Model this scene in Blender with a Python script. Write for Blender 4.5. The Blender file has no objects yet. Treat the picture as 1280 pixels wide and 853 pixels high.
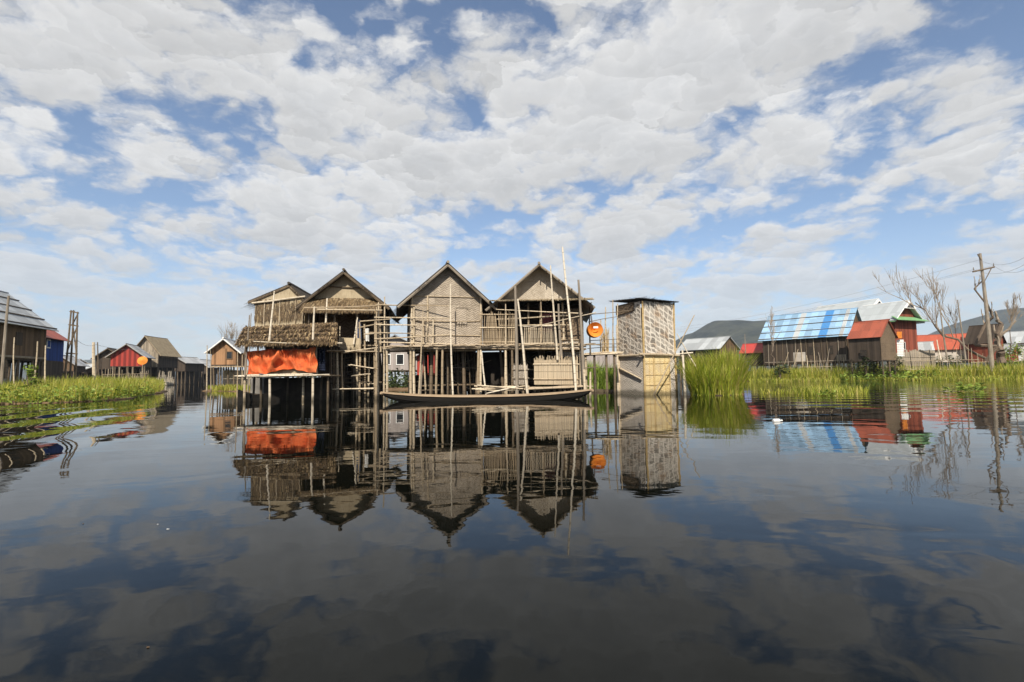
import bpy, math, random
from mathutils import Vector, Matrix
R = math.radians
rnd = random.Random(11)
scn = bpy.context.scene
COL = scn.collection

# ------------------------------------------------------------------ camera
H, F = .95, 640.0
HOR = 471.0
PITCH = math.atan((HOR - 426.5) / F)
ROLL = R(-.7)
CM = Matrix.Rotation(R(90) + PITCH, 4, 'X') @ Matrix.Rotation(ROLL, 4, 'Z')
cam = bpy.data.objects.new('camera', bpy.data.cameras.new('camera'))
COL.objects.link(cam)
cam.matrix_world = Matrix.Translation((0, 0, H)) @ CM
cam.data.sensor_width = 36
cam.data.lens = F / 1280 * 36
cam.data.clip_end = 20000
cam.data.clip_start = .05
scn.camera = cam


def ray(px, py):
    return (CM @ Vector(((px - 640) / F, (426.5 - py) / F, -1, 0))).to_3d()


def P(px, py, Y):
    "world point seen at photo pixel (px, py) at depth Y"
    d = ray(px, py)
    return Vector((0, 0, H)) + d * (Y / d.y)


def G(px, Y, z=0.):
    py = HOR
    for _ in range(4):
        p = P(px, py, Y)
        py += (p.z - z) * F / Y
    return Vector((P(px, py, Y).x, Y, z))


# ------------------------------------------------------------------ node helper
class NB:
    def __init__(s, tree):
        s.t = tree
        s.nodes = tree.nodes

    def n(s, kind, **kw):
        nd = s.nodes.new(kind)
        for k, v in kw.items():
            setattr(nd, k, v)
        return nd

    def set(s, sock, v):
        if isinstance(v, bpy.types.NodeSocket):
            s.t.links.new(v, sock)
        elif isinstance(v, (int, float)) and sock.type in ('RGBA',):
            sock.default_value = (v, v, v, 1)
        elif isinstance(v, (tuple, list)) and sock.type == 'RGBA' and len(v) == 3:
            sock.default_value = (*v, 1)
        else:
            sock.default_value = v

    def m(s, op, a, b=0., c=0., clamp=False):
        nd = s.n('ShaderNodeMath', operation=op, use_clamp=clamp)
        s.set(nd.inputs[0], a)
        s.set(nd.inputs[1], b)
        s.set(nd.inputs[2], c)
        return nd.outputs[0]

    def mix(s, f, a, b, kind='MIX'):
        nd = s.n('ShaderNodeMix', data_type='RGBA', blend_type=kind)
        s.set(nd.inputs[0], f)
        s.set(nd.inputs[6], a)
        s.set(nd.inputs[7], b)
        return nd.outputs[2]

    def sep(s, v):
        nd = s.n('ShaderNodeSeparateXYZ')
        s.set(nd.inputs[0], v)
        return nd.outputs

    def comb(s, x=0., y=0., z=0.):
        nd = s.n('ShaderNodeCombineXYZ')
        s.set(nd.inputs[0], x), s.set(nd.inputs[1], y), s.set(nd.inputs[2], z)
        return nd.outputs[0]

    def noise(s, v, scale=1., detail=3., rough=.5, dist=0.):
        nd = s.n('ShaderNodeTexNoise')
        if v is not None:
            s.set(nd.inputs['Vector'], v)
        s.set(nd.inputs['Scale'], scale), s.set(nd.inputs['Detail'], detail)
        s.set(nd.inputs['Roughness'], rough), s.set(nd.inputs['Distortion'], dist)
        return nd.outputs[0]

    def white(s, v):
        nd = s.n('ShaderNodeTexWhiteNoise', noise_dimensions='3D')
        s.set(nd.inputs['Vector'], v)
        return nd.outputs[0]

    def mr(s, v, a, b, c=0., d=1., smooth=True):
        nd = s.n('ShaderNodeMapRange', interpolation_type='SMOOTHSTEP' if smooth else 'LINEAR')
        for k, x in enumerate((v, a, b, c, d)):
            s.set(nd.inputs[k], x)
        return nd.outputs[0]

    def bump(s, h, dist=.01, strength=1.):
        nd = s.n('ShaderNodeBump')
        s.set(nd.inputs['Height'], h)
        s.set(nd.inputs['Distance'], dist)
        s.set(nd.inputs['Strength'], strength)
        return nd.outputs[0]

    def uv(s):
        return s.n('ShaderNodeUVMap', uv_map='UVMap').outputs[0]


def newmat(name, rough=.8, spec=.25):
    m = bpy.data.materials.new(name)
    m.use_nodes = True
    nb = NB(m.node_tree)
    b = m.node_tree.nodes['Principled BSDF']
    b.inputs['Roughness'].default_value = rough
    b.inputs['Specular IOR Level'].default_value = spec
    return m, nb, b


def objrand(nb):
    return nb.n('ShaderNodeObjectInfo').outputs['Random']


def sc(c, k):
    return tuple(max(0, min(1, x * k)) for x in c)


def stretched(name, base, dark, su=40., sv=2., rough=.85, var=.5, bump=.012, objv=.0, obj=False):
    "fibres running along v"
    m, nb, b = newmat(name, rough)
    x, y, z = nb.sep(nb.uv())
    r = objrand(nb)
    v = nb.comb(nb.m('MULTIPLY', x, su), nb.m('MULTIPLY', y, sv), nb.m('MULTIPLY', r, 37.))
    n1 = nb.noise(v, 1., 4., .65)
    n2 = nb.noise(nb.comb(x, y, nb.m('MULTIPLY', r, 11.)), 1.3, 3., .6)
    f = nb.mr(nb.m('ADD', nb.m('MULTIPLY', n1, .6), nb.m('MULTIPLY', n2, .4)), .5 - var * .5, .5 + var * .35)
    c = nb.mix(f, dark, base)
    if objv:
        c = nb.mix(nb.m('MULTIPLY', r, objv), c, sc(dark, 1.), 'MIX')
    nb.set(b.inputs['Base Color'], c)
    nb.set(b.inputs['Normal'], nb.bump(n1, bump))
    return m


def planks(name, base, width=.16, var=.45, horizontal=False, gap=.06, rough=.8, tint=None):
    m, nb, b = newmat(name, rough)
    x, y, z = nb.sep(nb.uv())
    if horizontal:
        x, y = y, x
    r = objrand(nb)
    u = nb.m('DIVIDE', x, width)
    k = nb.m('FLOOR', u)
    fr = nb.m('SUBTRACT', u, k)
    w = nb.white(nb.comb(k, nb.m('MULTIPLY', r, 9.), .5))
    g = nb.noise(nb.comb(nb.m('MULTIPLY', x, 30.), nb.m('MULTIPLY', y, 1.6), nb.m('MULTIPLY', k, 3.1)), 1., 4., .6)
    bl = nb.noise(nb.comb(x, y, 3.), 1.1, 3., .6)
    f = nb.m('ADD', nb.m('ADD', nb.m('MULTIPLY', w, .45), nb.m('MULTIPLY', g, .35)), nb.m('MULTIPLY', bl, .3))
    c = nb.mix(nb.mr(f, .2, .85), sc(base, 1 - var), sc(base, 1 + var * .6))
    if tint:
        c = nb.mix(nb.m('MULTIPLY', nb.mr(bl, .5, .75), .6), c, tint)
    edge = nb.m('MULTIPLY', nb.mr(fr, 0., gap), nb.mr(fr, 1., 1 - gap))
    nb.set(b.inputs['Base Color'], c)
    nb.set(b.inputs['Normal'], nb.bump(nb.m('ADD', nb.m('MULTIPLY', edge, .7), nb.m('MULTIPLY', g, .3)), .015))
    return m


def weave(name, light, dark, cell=.16, contrast=.6, rough=.85, stain=None):
    "over-under split bamboo mat"
    m, nb, b = newmat(name, rough)
    x, y, z = nb.sep(nb.uv())
    r = objrand(nb)
    wob = nb.noise(nb.comb(x, y, nb.m('MULTIPLY', r, 20.)), 2.5, 2.)
    px_ = nb.m('DIVIDE', nb.m('ADD', x, nb.m('MULTIPLY', wob, .12)), 1.12)
    py_ = nb.m('DIVIDE', nb.m('ADD', y, nb.m('MULTIPLY', wob, .10)), .97)
    pr_ = nb.white(nb.comb(nb.m('FLOOR', px_), nb.m('FLOOR', py_), nb.m('MULTIPLY', r, 13.)))
    wob = nb.m('ADD', wob, nb.m('MULTIPLY', pr_, 3.))
    u = nb.m('ADD', nb.m('DIVIDE', x, cell), nb.m('MULTIPLY', wob, 1.8))
    v = nb.m('ADD', nb.m('DIVIDE', y, cell * .8), nb.m('MULTIPLY', wob, 1.6))
    zig = nb.m('PINGPONG', u, 1.)
    ph = nb.m('FRACT', nb.m('ADD', v, zig))
    band = nb.m('MULTIPLY', nb.mr(ph, .05, .35), nb.mr(ph, .95, .65))
    strip = nb.noise(nb.comb(nb.m('MULTIPLY', x, 8.), nb.m('MULTIPLY', y, 45.), 1.), 1., 3.)
    big = nb.noise(nb.comb(x, y, nb.m('MULTIPLY', r, 5.)), .9, 4., .6)
    cellr = nb.white(nb.comb(nb.m('FLOOR', u), nb.m('FLOOR', nb.m('ADD', v, zig)), 2.))
    f = nb.m('ADD', nb.m('MULTIPLY', band, contrast), nb.m('MULTIPLY', nb.m('SUBTRACT', cellr, .5), .35))
    f = nb.m('ADD', f, nb.m('MULTIPLY', nb.m('SUBTRACT', strip, .5), .7))
    f = nb.m('ADD', f, nb.m('MULTIPLY', nb.m('SUBTRACT', big, .5), .9))
    f = nb.m('ADD', f, nb.m('MULTIPLY', nb.m('SUBTRACT', pr_, .5), .42))
    f = nb.m('ADD', f, (1 - contrast) * .7, clamp=True)
    seam = nb.m('MULTIPLY', nb.m('MULTIPLY', nb.mr(nb.m('FRACT', px_), 0., .03), nb.mr(nb.m('FRACT', py_), 0., .035)), nb.mr(nb.m('FRACT', py_), 1., .97))
    f = nb.m('MULTIPLY', f, nb.m('ADD', .35, nb.m('MULTIPLY', seam, .65)))
    c = nb.mix(f, dark, light)
    if stain:
        c = nb.mix(nb.m('MULTIPLY', nb.mr(big, .5, .72), .7), c, stain)
    pz = nb.sep(nb.n('ShaderNodeNewGeometry').outputs['Position'])[2]
    wet = nb.mr(nb.m('ADD', pz, nb.m('MULTIPLY', big, -.5)), .05, -.15)
    c = nb.mix(nb.m('MULTIPLY', wet, .7), c, (.05, .045, .025))
    nb.set(b.inputs['Base Color'], c)
    nb.set(b.inputs['Normal'], nb.bump(nb.m('ADD', band, nb.m('MULTIPLY', strip, .4)), .012))
    return m


def lattice(name, light, dark, cell=.29):
    "strong black and white woven pattern of the latrine"
    m, nb, b = newmat(name, .8)
    x, y, z = nb.sep(nb.uv())
    r = objrand(nb)
    wob = nb.noise(nb.comb(x, y, nb.m('MULTIPLY', r, 3.)), 2.2, 2.)
    u = nb.m('ADD', nb.m('DIVIDE', x, cell), nb.m('MULTIPLY', wob, 1.1))
    k = nb.m('FLOOR', u)
    fu = nb.m('FRACT', u)
    v = nb.m('ADD', nb.m('DIVIDE', y, cell * .85), nb.m('MULTIPLY', wob, 1.2))
    v = nb.m('ADD', v, nb.m('MULTIPLY', nb.m('MODULO', nb.m('ADD', k, 100.), 2.), .5))
    vv = nb.m('ADD', v, nb.m('MULTIPLY', fu, .75))
    fv = nb.m('FRACT', vv)
    cellr = nb.white(nb.comb(k, nb.m('FLOOR', vv), 2.))
    a = nb.m('MULTIPLY', nb.mr(fu, .05, .17), nb.mr(fu, .99, .86))
    bb = nb.m('MULTIPLY', nb.mr(fv, .06, .2), nb.mr(fv, .92, .72))
    d = nb.m('MULTIPLY', a, bb)
    fineg = nb.noise(nb.comb(nb.m('MULTIPLY', x, 26.), nb.m('MULTIPLY', y, 26.), 3.), 1., 2.)
    d = nb.m('MULTIPLY', d, nb.m('ADD', nb.m('MULTIPLY', nb.mr(fineg, .3, .6), .5), nb.m('MULTIPLY', cellr, .45)))
    n = nb.noise(nb.comb(nb.m('MULTIPLY', x, 20.), nb.m('MULTIPLY', y, 20.), 0.), 1., 3.)
    big = nb.noise(nb.comb(x, y, 0.), 1.6, 3.)
    lt = nb.mix(n, sc(light, .72), sc(light, 1.1))
    lt = nb.mix(nb.mr(big, .45, .75), lt, (.4, .27, .17))
    nb.set(b.inputs['Base Color'], nb.mix(d, lt, dark))
    nb.set(b.inputs['Normal'], nb.bump(nb.m('SUBTRACT', 1., d), .015))
    return m


def bamboo(name, light, dark, node=.38):
    m, nb, b = newmat(name, .6, .35)
    x, y, z = nb.sep(nb.uv())
    r = objrand(nb)
    n = nb.noise(nb.comb(nb.m('MULTIPLY', x, 9.), nb.m('MULTIPLY', y, .9), nb.m('MULTIPLY', r, 50.)), 1., 4., .65)
    n2 = nb.noise(nb.comb(nb.m('MULTIPLY', x, 60.), nb.m('MULTIPLY', y, 3.), r), 1., 2.)
    f = nb.m('ADD', nb.m('ADD', nb.m('MULTIPLY', n, .9), nb.m('MULTIPLY', n2, .35)), nb.m('MULTIPLY', nb.m('SUBTRACT', r, .5), .35))
    c = nb.mix(nb.mr(f, .32, .85), dark, light)
    fr = nb.m('FRACT', nb.m('ADD', nb.m('DIVIDE', y, node), r))
    ring = nb.m('MULTIPLY', nb.mr(fr, .0, .05), nb.mr(fr, 1., .95))
    c = nb.mix(ring, sc(dark, .55), c)
    pz = nb.sep(nb.n('ShaderNodeNewGeometry').outputs['Position'])[2]
    wet = nb.mr(nb.m('ADD', pz, nb.m('MULTIPLY', n, -.35)), .12, -.08)
    c = nb.mix(nb.m('MULTIPLY', wet, .75), c, (.035, .03, .018))
    nb.set(b.inputs['Base Color'], c)
    return m


def corrugated(name, base, rust=(.16, .07, .035), rustf=.35, sheet=.85, length=1.9, var=.25, rough=.5, metal=0.):
    m, nb, b = newmat(name, rough, .4)
    x, y, z = nb.sep(nb.uv())
    r = objrand(nb)
    k = nb.m('FLOOR', nb.m('DIVIDE', x, sheet))
    j = nb.m('FLOOR', nb.m('DIVIDE', y, length))
    w = nb.white(nb.comb(k, j, nb.m('MULTIPLY', r, 9.)))
    c = nb.mix(w, sc(base, 1 - var), sc(base, 1 + var))
    n = nb.noise(nb.comb(nb.m('MULTIPLY', x, 3.), nb.m('MULTIPLY', y, .7), nb.m('MULTIPLY', r, 7.)), 1., 5., .7)
    c = nb.mix(nb.m('MULTIPLY', nb.mr(n, .5, .78), rustf), c, rust)
    fy = nb.m('FRACT', nb.m('DIVIDE', y, length))
    c = nb.mix(nb.m('MULTIPLY', nb.mr(fy, .05, .0), .6), c, sc(base, .4))
    wv = nb.m('SINE', nb.m('MULTIPLY', x, 2 * math.pi / .16))
    nb.set(b.inputs['Base Color'], c)
    nb.set(b.inputs['Normal'], nb.bump(wv, .012))
    return m


def plain(name, base, var=.25, scale=3., rough=.8, bump=.0, spec=.25):
    m, nb, b = newmat(name, rough, spec)
    co = nb.n('ShaderNodeTexCoord').outputs['Object']
    n = nb.noise(co, scale, 5., .6)
    nb.set(b.inputs['Base Color'], nb.mix(nb.mr(n, .25, .75), sc(base, 1 - var), sc(base, 1 + var)))
    if bump:
        nb.set(b.inputs['Normal'], nb.bump(n, bump))
    return m


def stripes(name, a, c2, width=.8):
    m, nb, b = newmat(name, .7)
    x, y, z = nb.sep(nb.uv())
    fr = nb.m('FRACT', nb.m('DIVIDE', x, width))
    n = nb.noise(nb.comb(nb.m('MULTIPLY', x, 8.), nb.m('MULTIPLY', y, 1.5), 0.), 1., 4.)
    c = nb.mix(nb.mr(fr, .4, .5), a, c2)
    nb.set(b.inputs['Base Color'], nb.mix(nb.m('MULTIPLY', n, .5), c, sc(a, .5)))
    nb.set(b.inputs['Normal'], nb.bump(nb.m('PINGPONG', fr, .5), .03))
    return m


def blades(name, cols, trans=.35):
    "u picks the blade's own tone, v runs up the blade"
    m, nb, b = newmat(name, .55, .3)
    x, y, z = nb.sep(nb.uv())
    rp = nb.n('ShaderNodeValToRGB')
    el = rp.color_ramp.elements
    while len(el) < len(cols):
        el.new(.5)
    for i, c in enumerate(cols):
        el[i].position = i / (len(cols) - 1)
        el[i].color = (*c, 1)
    nb.set(rp.inputs[0], x)
    c = rp.outputs[0]
    nb.set(b.inputs['Base Color'], c)
    tr = nb.n('ShaderNodeBsdfTranslucent')
    nb.set(tr.inputs[0], c)
    mx = nb.n('ShaderNodeMixShader')
    nb.set(mx.inputs[0], trans)
    nb.t.links.new(b.outputs[0], mx.inputs[1])
    nb.t.links.new(tr.outputs[0], mx.inputs[2])
    nb.t.links.new(mx.outputs[0], nb.nodes['Material Output'].inputs[0])
    return m


BAM = bamboo('bamboo weathered', (.6, .5, .36), (.27, .2, .125))
BAML = bamboo('bamboo pale', (.74, .66, .53), (.42, .34, .24))
BAMD = bamboo('bamboo old dark', (.17, .125, .08), (.06, .045, .03))  # older bamboo, lowered further to paint in the gloom under houses
BAMY = bamboo('bamboo golden', (.58, .43, .2), (.3, .2, .09))
GREYW = stretched('grey driftwood', (.34, .29, .23), (.13, .105, .08), 25, 1.5)
DARKW = planks('dark weathered planks', (.062, .046, .034), .18)
DECKW = planks('deck bamboo slats', (.36, .28, .19), .07, .5, gap=.15)
BROWNW = planks('brown planks', (.13, .085, .05), .2)
REDBR = planks('red brown planks', (.22, .06, .035), .2)
ORW = planks('orange new planks', (.3, .17, .09), .18)
FENCEW = planks('grey fence slats', (.3, .25, .19), .14, .5, gap=.12)
MAT2 = weave('woven mat tan', (.46, .39, .31), (.19, .155, .115), .13, .4, stain=(.24, .2, .155))
MATG = weave('woven mat grey', (.54, .475, .385), (.26, .215, .165), .1, .42, stain=(.3, .26, .21))
MAT1 = stretched('straw wall', (.5, .42, .29), (.24, .18, .11), 45, 4., var=.6)
MATD = weave('woven mat brown dark', (.2, .145, .095), (.09, .065, .045), .2, .5)
GOLD = weave('woven mat golden', (.82, .66, .36), (.5, .37, .18), .1, .4, stain=(.5, .41, .29))
GREYM = weave('woven mat silver grey', (.56, .51, .45), (.36, .32, .28), .14, .35)
LATT = lattice('woven black and white', (.68, .62, .54), (.085, .072, .06))
THATCH = stretched('thatch brown', (.22, .15, .085), (.06, .04, .024), 60, 3., var=.7, bump=.03)
THATP = stretched('thatch pale straw', (.42, .34, .22), (.16, .115, .07), 60, 3., var=.7, bump=.03)
THATD = stretched('thatch dark', (.075, .06, .045), (.025, .02, .016), 50, 3., var=.7, bump=.03)  # very dark brown thatch
STRAW = blades('straw strands', [(.035, .024, .014), (.16, .105, .055), (.1, .065, .035), (.05, .034, .02), (.22, .15, .08), (.38, .28, .15)], .1)
STRAWD = blades('dark straw strands', [(.03, .024, .018), (.09, .07, .045), (.05, .04, .03)], .1)
TIN = corrugated('grey roof sheets', (.36, .37, .38), rustf=.4)
TINP = corrugated('pale roof sheets', (.40, .42, .43), rustf=.2)
TINW = corrugated('white roof sheets', (.42, .45, .46), rustf=.05, var=.1)
TINB = corrugated('pale blue roof sheets', (.27, .43, .6), rustf=.08, var=.22, rough=.45)
TINBB = corrugated('strong blue roof sheets', (.06, .22, .5), rustf=.0, var=.1, sheet=4)
TINR = corrugated('red roof sheets', (.3, .075, .04), rust=(.12, .05, .035), rustf=.7, var=.32, sheet=.7, length=1.3)
TINR2 = corrugated('bright red roof sheets', (.42, .05, .04), rust=(.2, .04, .03), rustf=.4, var=.15)
TINO = corrugated('orange red roof sheets', (.38, .085, .045), rustf=.45, var=.15)
GREENT = plain('green painted trim', (.16, .32, .15), .2)
WHITET = plain('white paint', (.78, .78, .76), .08)
BLUEW = planks('blue painted planks', (.015, .05, .22), .2, .3)
REDSTR = stripes('red striped sheets', (.4, .05, .035), (.17, .022, .018))
PALEW = planks('pale pinkish boards', (.34, .3, .28), .22, .2)
CONC = plain('old concrete', (.2, .185, .165), .35, 1.5, bump=.02)
INSIDE = plain('near black boards', (.035, .028, .022), .4)  # near-black colour stands in for shade in rooms and under floors
GLASS = plain('dark window pane', (.02, .022, .025), .2, rough=.15, spec=.5)
BARK = stretched('bark', (.2, .15, .11), (.06, .045, .035), 14, 2.)
TWIGM = plain('grey twigs', (.32, .26, .2), .3)
MUD = plain('wet mud', (.075, .058, .036), .45, .8, bump=.05)
DRYMUD = plain('peaty bank soil', (.14, .09, .05), .45, 1.2, bump=.05)
WIRE = plain('wire', (.2, .2, .2), .1)
BLUEC = plain('dark navy cloth', (.012, .018, .04), .3)
ROPE = plain('white cord', (.75, .73, .68), .05)
ORDRUM = plain('orange plastic', (.72, .25, .04), .18, 5., .4)
HULL = planks('tarred boat planks', (.012, .010, .008), .12, .3, horizontal=True)
GUNW = stretched('bare boat rim wood', (.48, .36, .24), (.26, .18, .11), 20, 1.2)

m_, nb_, b_ = newmat('orange tarpaulin', .55, .3)
co_ = nb_.n('ShaderNodeTexCoord').outputs['Object']
n_ = nb_.noise(co_, 1.4, 4., .6, .4)
nb_.set(b_.inputs['Base Color'], nb_.mix(nb_.m('MULTIPLY', nb_.mr(nb_.noise(co_, 3.5, 6., .7), .5, .72), .55), nb_.mix(nb_.mr(n_, .3, .7), (.66, .105, .026), (.88, .24, .08)), (.42, .12, .06)))
nb_.set(b_.inputs['Normal'], nb_.bump(nb_.noise(co_, 5., 4., .6, .8), .04))
TARP = m_
m_, nb_, b_ = newmat('pink cloth', .8)
b_.inputs['Base Color'].default_value = (.42, .16, .17, 1)
PINK = m_
m_, nb_, b_ = newmat('lilac blue cloth', .8)
b_.inputs['Base Color'].default_value = (.22, .27, .5, 1)
LILAC = m_
m_, nb_, b_ = newmat('sky blue cloth', .8)
b_.inputs['Base Color'].default_value = (.16, .27, .5, 1)
SKYC = m_

GRASS = blades('grass blades', [(.12, .18, .015), (.32, .37, .035), (.5, .47, .07), (.2, .27, .025), (.6, .5, .16), (.3, .34, .03)], .45)
REED = blades('reed blades', [(.12, .18, .015), (.32, .40, .03), (.48, .48, .07), (.2, .28, .025), (.6, .5, .16), (.3, .36, .03)], .45)
LEAFG = blades('broad leaves', [(.09, .15, .02), (.2, .28, .035), (.3, .38, .07)], .3)
LEAFD = blades('dark leaves', [(.03, .055, .018), (.06, .09, .025), (.09, .11, .04)], .25)
FARL = blades('far foliage', [(.035, .06, .02), (.07, .1, .03), (.1, .13, .04)], .25)


# ------------------------------------------------------------------ mesh builder
class MB:
    def __init__(s):
        s.v, s.f, s.uv = [], [], []

    def face(s, pts, uvs):
        i = len(s.v)
        s.v += [tuple(p) for p in pts]
        s.f.append(tuple(range(i, i + len(pts))))
        s.uv += uvs

    def slab(s, pts, t=.03, both=False):
        "polygon extruded along its normal, metric uv"
        pts = [Vector(p) for p in pts]
        u = (pts[1] - pts[0]).normalized()
        n = Vector((0, 0, 0))
        for i in range(1, len(pts) - 1):
            n += (pts[i] - pts[0]).cross(pts[i + 1] - pts[0])
        n.normalize()
        v = n.cross(u)
        o = pts[0]
        lo = [p - n * (t / 2 if both else 0) for p in pts]
        hi = [p + n * (t / 2 if both else t) for p in pts]
        uvs = [((p - o).dot(u), (p - o).dot(v)) for p in pts]
        s.face(hi, uvs)
        s.face(lo[::-1], uvs[::-1])
        k = len(pts)
        for i in range(k):
            j = (i + 1) % k
            s.face([lo[i], lo[j], hi[j], hi[i]], [uvs[i], uvs[j], (uvs[j][0], uvs[j][1] + t), (uvs[i][0], uvs[i][1] + t)])
        return s

    def box(s, a, b):
        x0, y0, z0 = a
        x1, y1, z1 = b
        c = [(x0, y0, z0), (x1, y0, z0), (x1, y1, z0), (x0, y1, z0), (x0, y0, z1), (x1, y0, z1), (x1, y1, z1), (x0, y1, z1)]
        for q in ((0, 1, 5, 4), (1, 2, 6, 5), (2, 3, 7, 6), (3, 0, 4, 7), (4, 5, 6, 7), (3, 2, 1, 0)):
            p = [Vector(c[i]) for i in q]
            w, h = (p[1] - p[0]).length, (p[3] - p[0]).length
            s.face(p, [(0, 0), (w, 0), (w, h), (0, h)])
        return s

    def pole(s, a, b, r0=.04, r1=None, bend=.012, sides=6, segs=None):
        a, b = Vector(a), Vector(b)
        r1 = r0 * .75 if r1 is None else r1
        L = (b - a).length
        segs = segs or max(2, min(7, int(L / .7)))
        d = (b - a) / L
        x = d.orthogonal().normalized()
        y = d.cross(x)
        ang = rnd.random() * 6.28
        bx = (x * math.cos(ang) + y * math.sin(ang)) * L * bend * rnd.uniform(-1, 1)
        by = (x * math.sin(ang) - y * math.cos(ang)) * L * bend * .5 * rnd.uniform(-1, 1)
        rings = []
        for k in range(segs + 1):
            t = k / segs
            c = a + d * L * t + bx * math.sin(t * math.pi) + by * math.sin(2 * math.pi * t)
            r = r0 + (r1 - r0) * t
            rings.append([c + (x * math.cos(6.2832 * q / sides) + y * math.sin(6.2832 * q / sides)) * r for q in range(sides)])
        for k in range(segs):
            v0, v1 = L * k / segs, L * (k + 1) / segs
            for q in range(sides):
                w = (q + 1) % sides
                u0, u1 = q / sides, (q + 1) / sides
                s.face([rings[k][q], rings[k][w], rings[k + 1][w], rings[k + 1][q]], [(u0, v0), (u1, v0), (u1, v1), (u0, v1)])
        s.face(rings[0][::-1], [(0, 0)] * sides)
        s.face(rings[-1], [(0, L)] * sides)
        return s

    def blade(s, p, h, w, az, lean, tone, droop=.3):
        dx, dy = math.cos(az), math.sin(az)
        sx, sy = -dy * w / 2, dx * w / 2
        pts = []
        for t, k in ((0, 1.), (.4, .85), (.75, .55)):
            out = lean * h * (t * .6 + t * t * .6)
            z = h * (t - droop * lean * t * t * .6)
            c = (p[0] + dx * out, p[1] + dy * out, p[2] + z)
            pts.append(((c[0] - sx * k, c[1] - sy * k, c[2]), (c[0] + sx * k, c[1] + sy * k, c[2])))
        out = lean * h * 1.2
        tip = (p[0] + dx * out, p[1] + dy * out, p[2] + h * (1 - droop * lean * .6))
        i = len(s.v)
        for a, b in pts:
            s.v += [a, b]
        s.v.append(tip)
        s.f += [(i, i + 1, i + 3, i + 2), (i + 2, i + 3, i + 5, i + 4), (i + 4, i + 5, i + 6)]
        s.uv += [(tone, 0), (tone, 0), (tone, .4), (tone, .4), (tone, .4), (tone, .4), (tone, .75), (tone, .75), (tone, .75), (tone, .75), (tone, 1)]

    def leaf(s, p, size, tone, up=.4):
        a = rnd.random() * 6.283
        d = Vector((math.cos(a), math.sin(a), rnd.uniform(-.3, 1) * up)).normalized()
        n = Vector((rnd.uniform(-.6, .6), rnd.uniform(-.6, .6), 1)).normalized()
        w = d.cross(n).normalized() * size * rnd.uniform(.25, .4)
        d = d * size
        p = Vector(p)
        m = p + d * .5 + n * size * .08
        s.face([p, m - w, p + d, m + w], [(tone, 0), (tone, .5), (tone, 1), (tone, .5)])

    def strands(s, p00, p10, p11, p01, n, L, w=.03, lift=.05, fringe=.3, nrm=None):
        "straw on the slope p00-p10 (eave) up to p01-p11"
        p00, p10, p11, p01 = map(Vector, (p00, p10, p11, p01))
        nr = (p10 - p00).cross(p01 - p00).normalized()
        if nr.z < 0:
            nr = -nr
        for _ in range(n):
            u, v = rnd.random(), rnd.random()
            if rnd.random() < fringe:
                v = rnd.uniform(0, .06)
            q = (p00 * (1 - u) + p10 * u) * (1 - v) + (p01 * (1 - u) + p11 * u) * v
            dn = ((p00 - p01) * (1 - u) + (p10 - p11) * u).normalized()
            sd = (p10 - p00).normalized()
            dn = (dn + sd * rnd.uniform(-.25, .25)).normalized()
            l = L * rnd.uniform(.5, 1.3)
            e = q + dn * l + nr * rnd.uniform(-.2, 1) * lift - Vector((0, 0, rnd.random() * .1 * l))
            q = q + nr * rnd.uniform(.02, lift * .6)
            ww = sd * w * rnd.uniform(.4, 1)
            t = rnd.random()
            s.face([q - ww, q + ww, e + ww * .3, e - ww * .3], [(t, 0), (t, 0), (t, 1), (t, 1)])
        return s

    def build(s, name, mat, parent=None, origin=None, smooth=False):
        o0 = Vector(origin) if origin is not None else None
        vs = s.v if o0 is None else [(v[0] - o0.x, v[1] - o0.y, v[2] - o0.z) for v in s.v]
        me = bpy.data.meshes.new(name)
        me.from_pydata(vs, [], s.f)
        uvl = me.uv_layers.new(name='UVMap')
        uvl.data.foreach_set('uv', [c for q in s.uv for c in q])
        me.materials.append(mat)
        if smooth:
            me.polygons.foreach_set('use_smooth', [True] * len(me.polygons))
        o = bpy.data.objects.new(name, me)
        COL.objects.link(o)
        if o0 is not None:
            o.location = o0
        if parent is not None:
            o.parent = parent
        return o


def tag(o, label=None, cat=None, group=None, kind=None):
    if label: o['label'] = label
    if cat: o['category'] = cat
    if group: o['group'] = group
    if kind: o['kind'] = kind
    return o


class Thing:
    def __init__(s, name, label, cat, loc, rz=0., group=None):
        s.o = bpy.data.objects.new(name, None)
        COL.objects.link(s.o)
        s.o.location = loc
        s.o.rotation_euler = (0, 0, rz)
        s.o.empty_display_size = .3
        tag(s.o, label, cat, group)
        s.M = Matrix.Translation(loc) @ Matrix.Rotation(rz, 4, 'Z')
        s.I = s.M.inverted()

    def l(s, px, py, Y):
        return s.I @ P(px, py, Y)

    def part(s, name, mb, mat, parent=None, **k):
        return mb.build(name, mat, parent or s.o, **k)


def pole_thing(label, top, bot, Y, r=.045, mat=None, group=None, Y2=None, cat='pole', name='bamboo_pole', to_water=False, bend=.012):
    a, b = P(bot[0], bot[1], Y), P(top[0], top[1], Y2 or Y)
    if to_water:
        a = G(bot[0], Y, -.5)
    o = MB().pole(a, b, r, r * .6, bend).build(name, mat or BAM, origin=a)
    return tag(o, label, cat, group)


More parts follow.
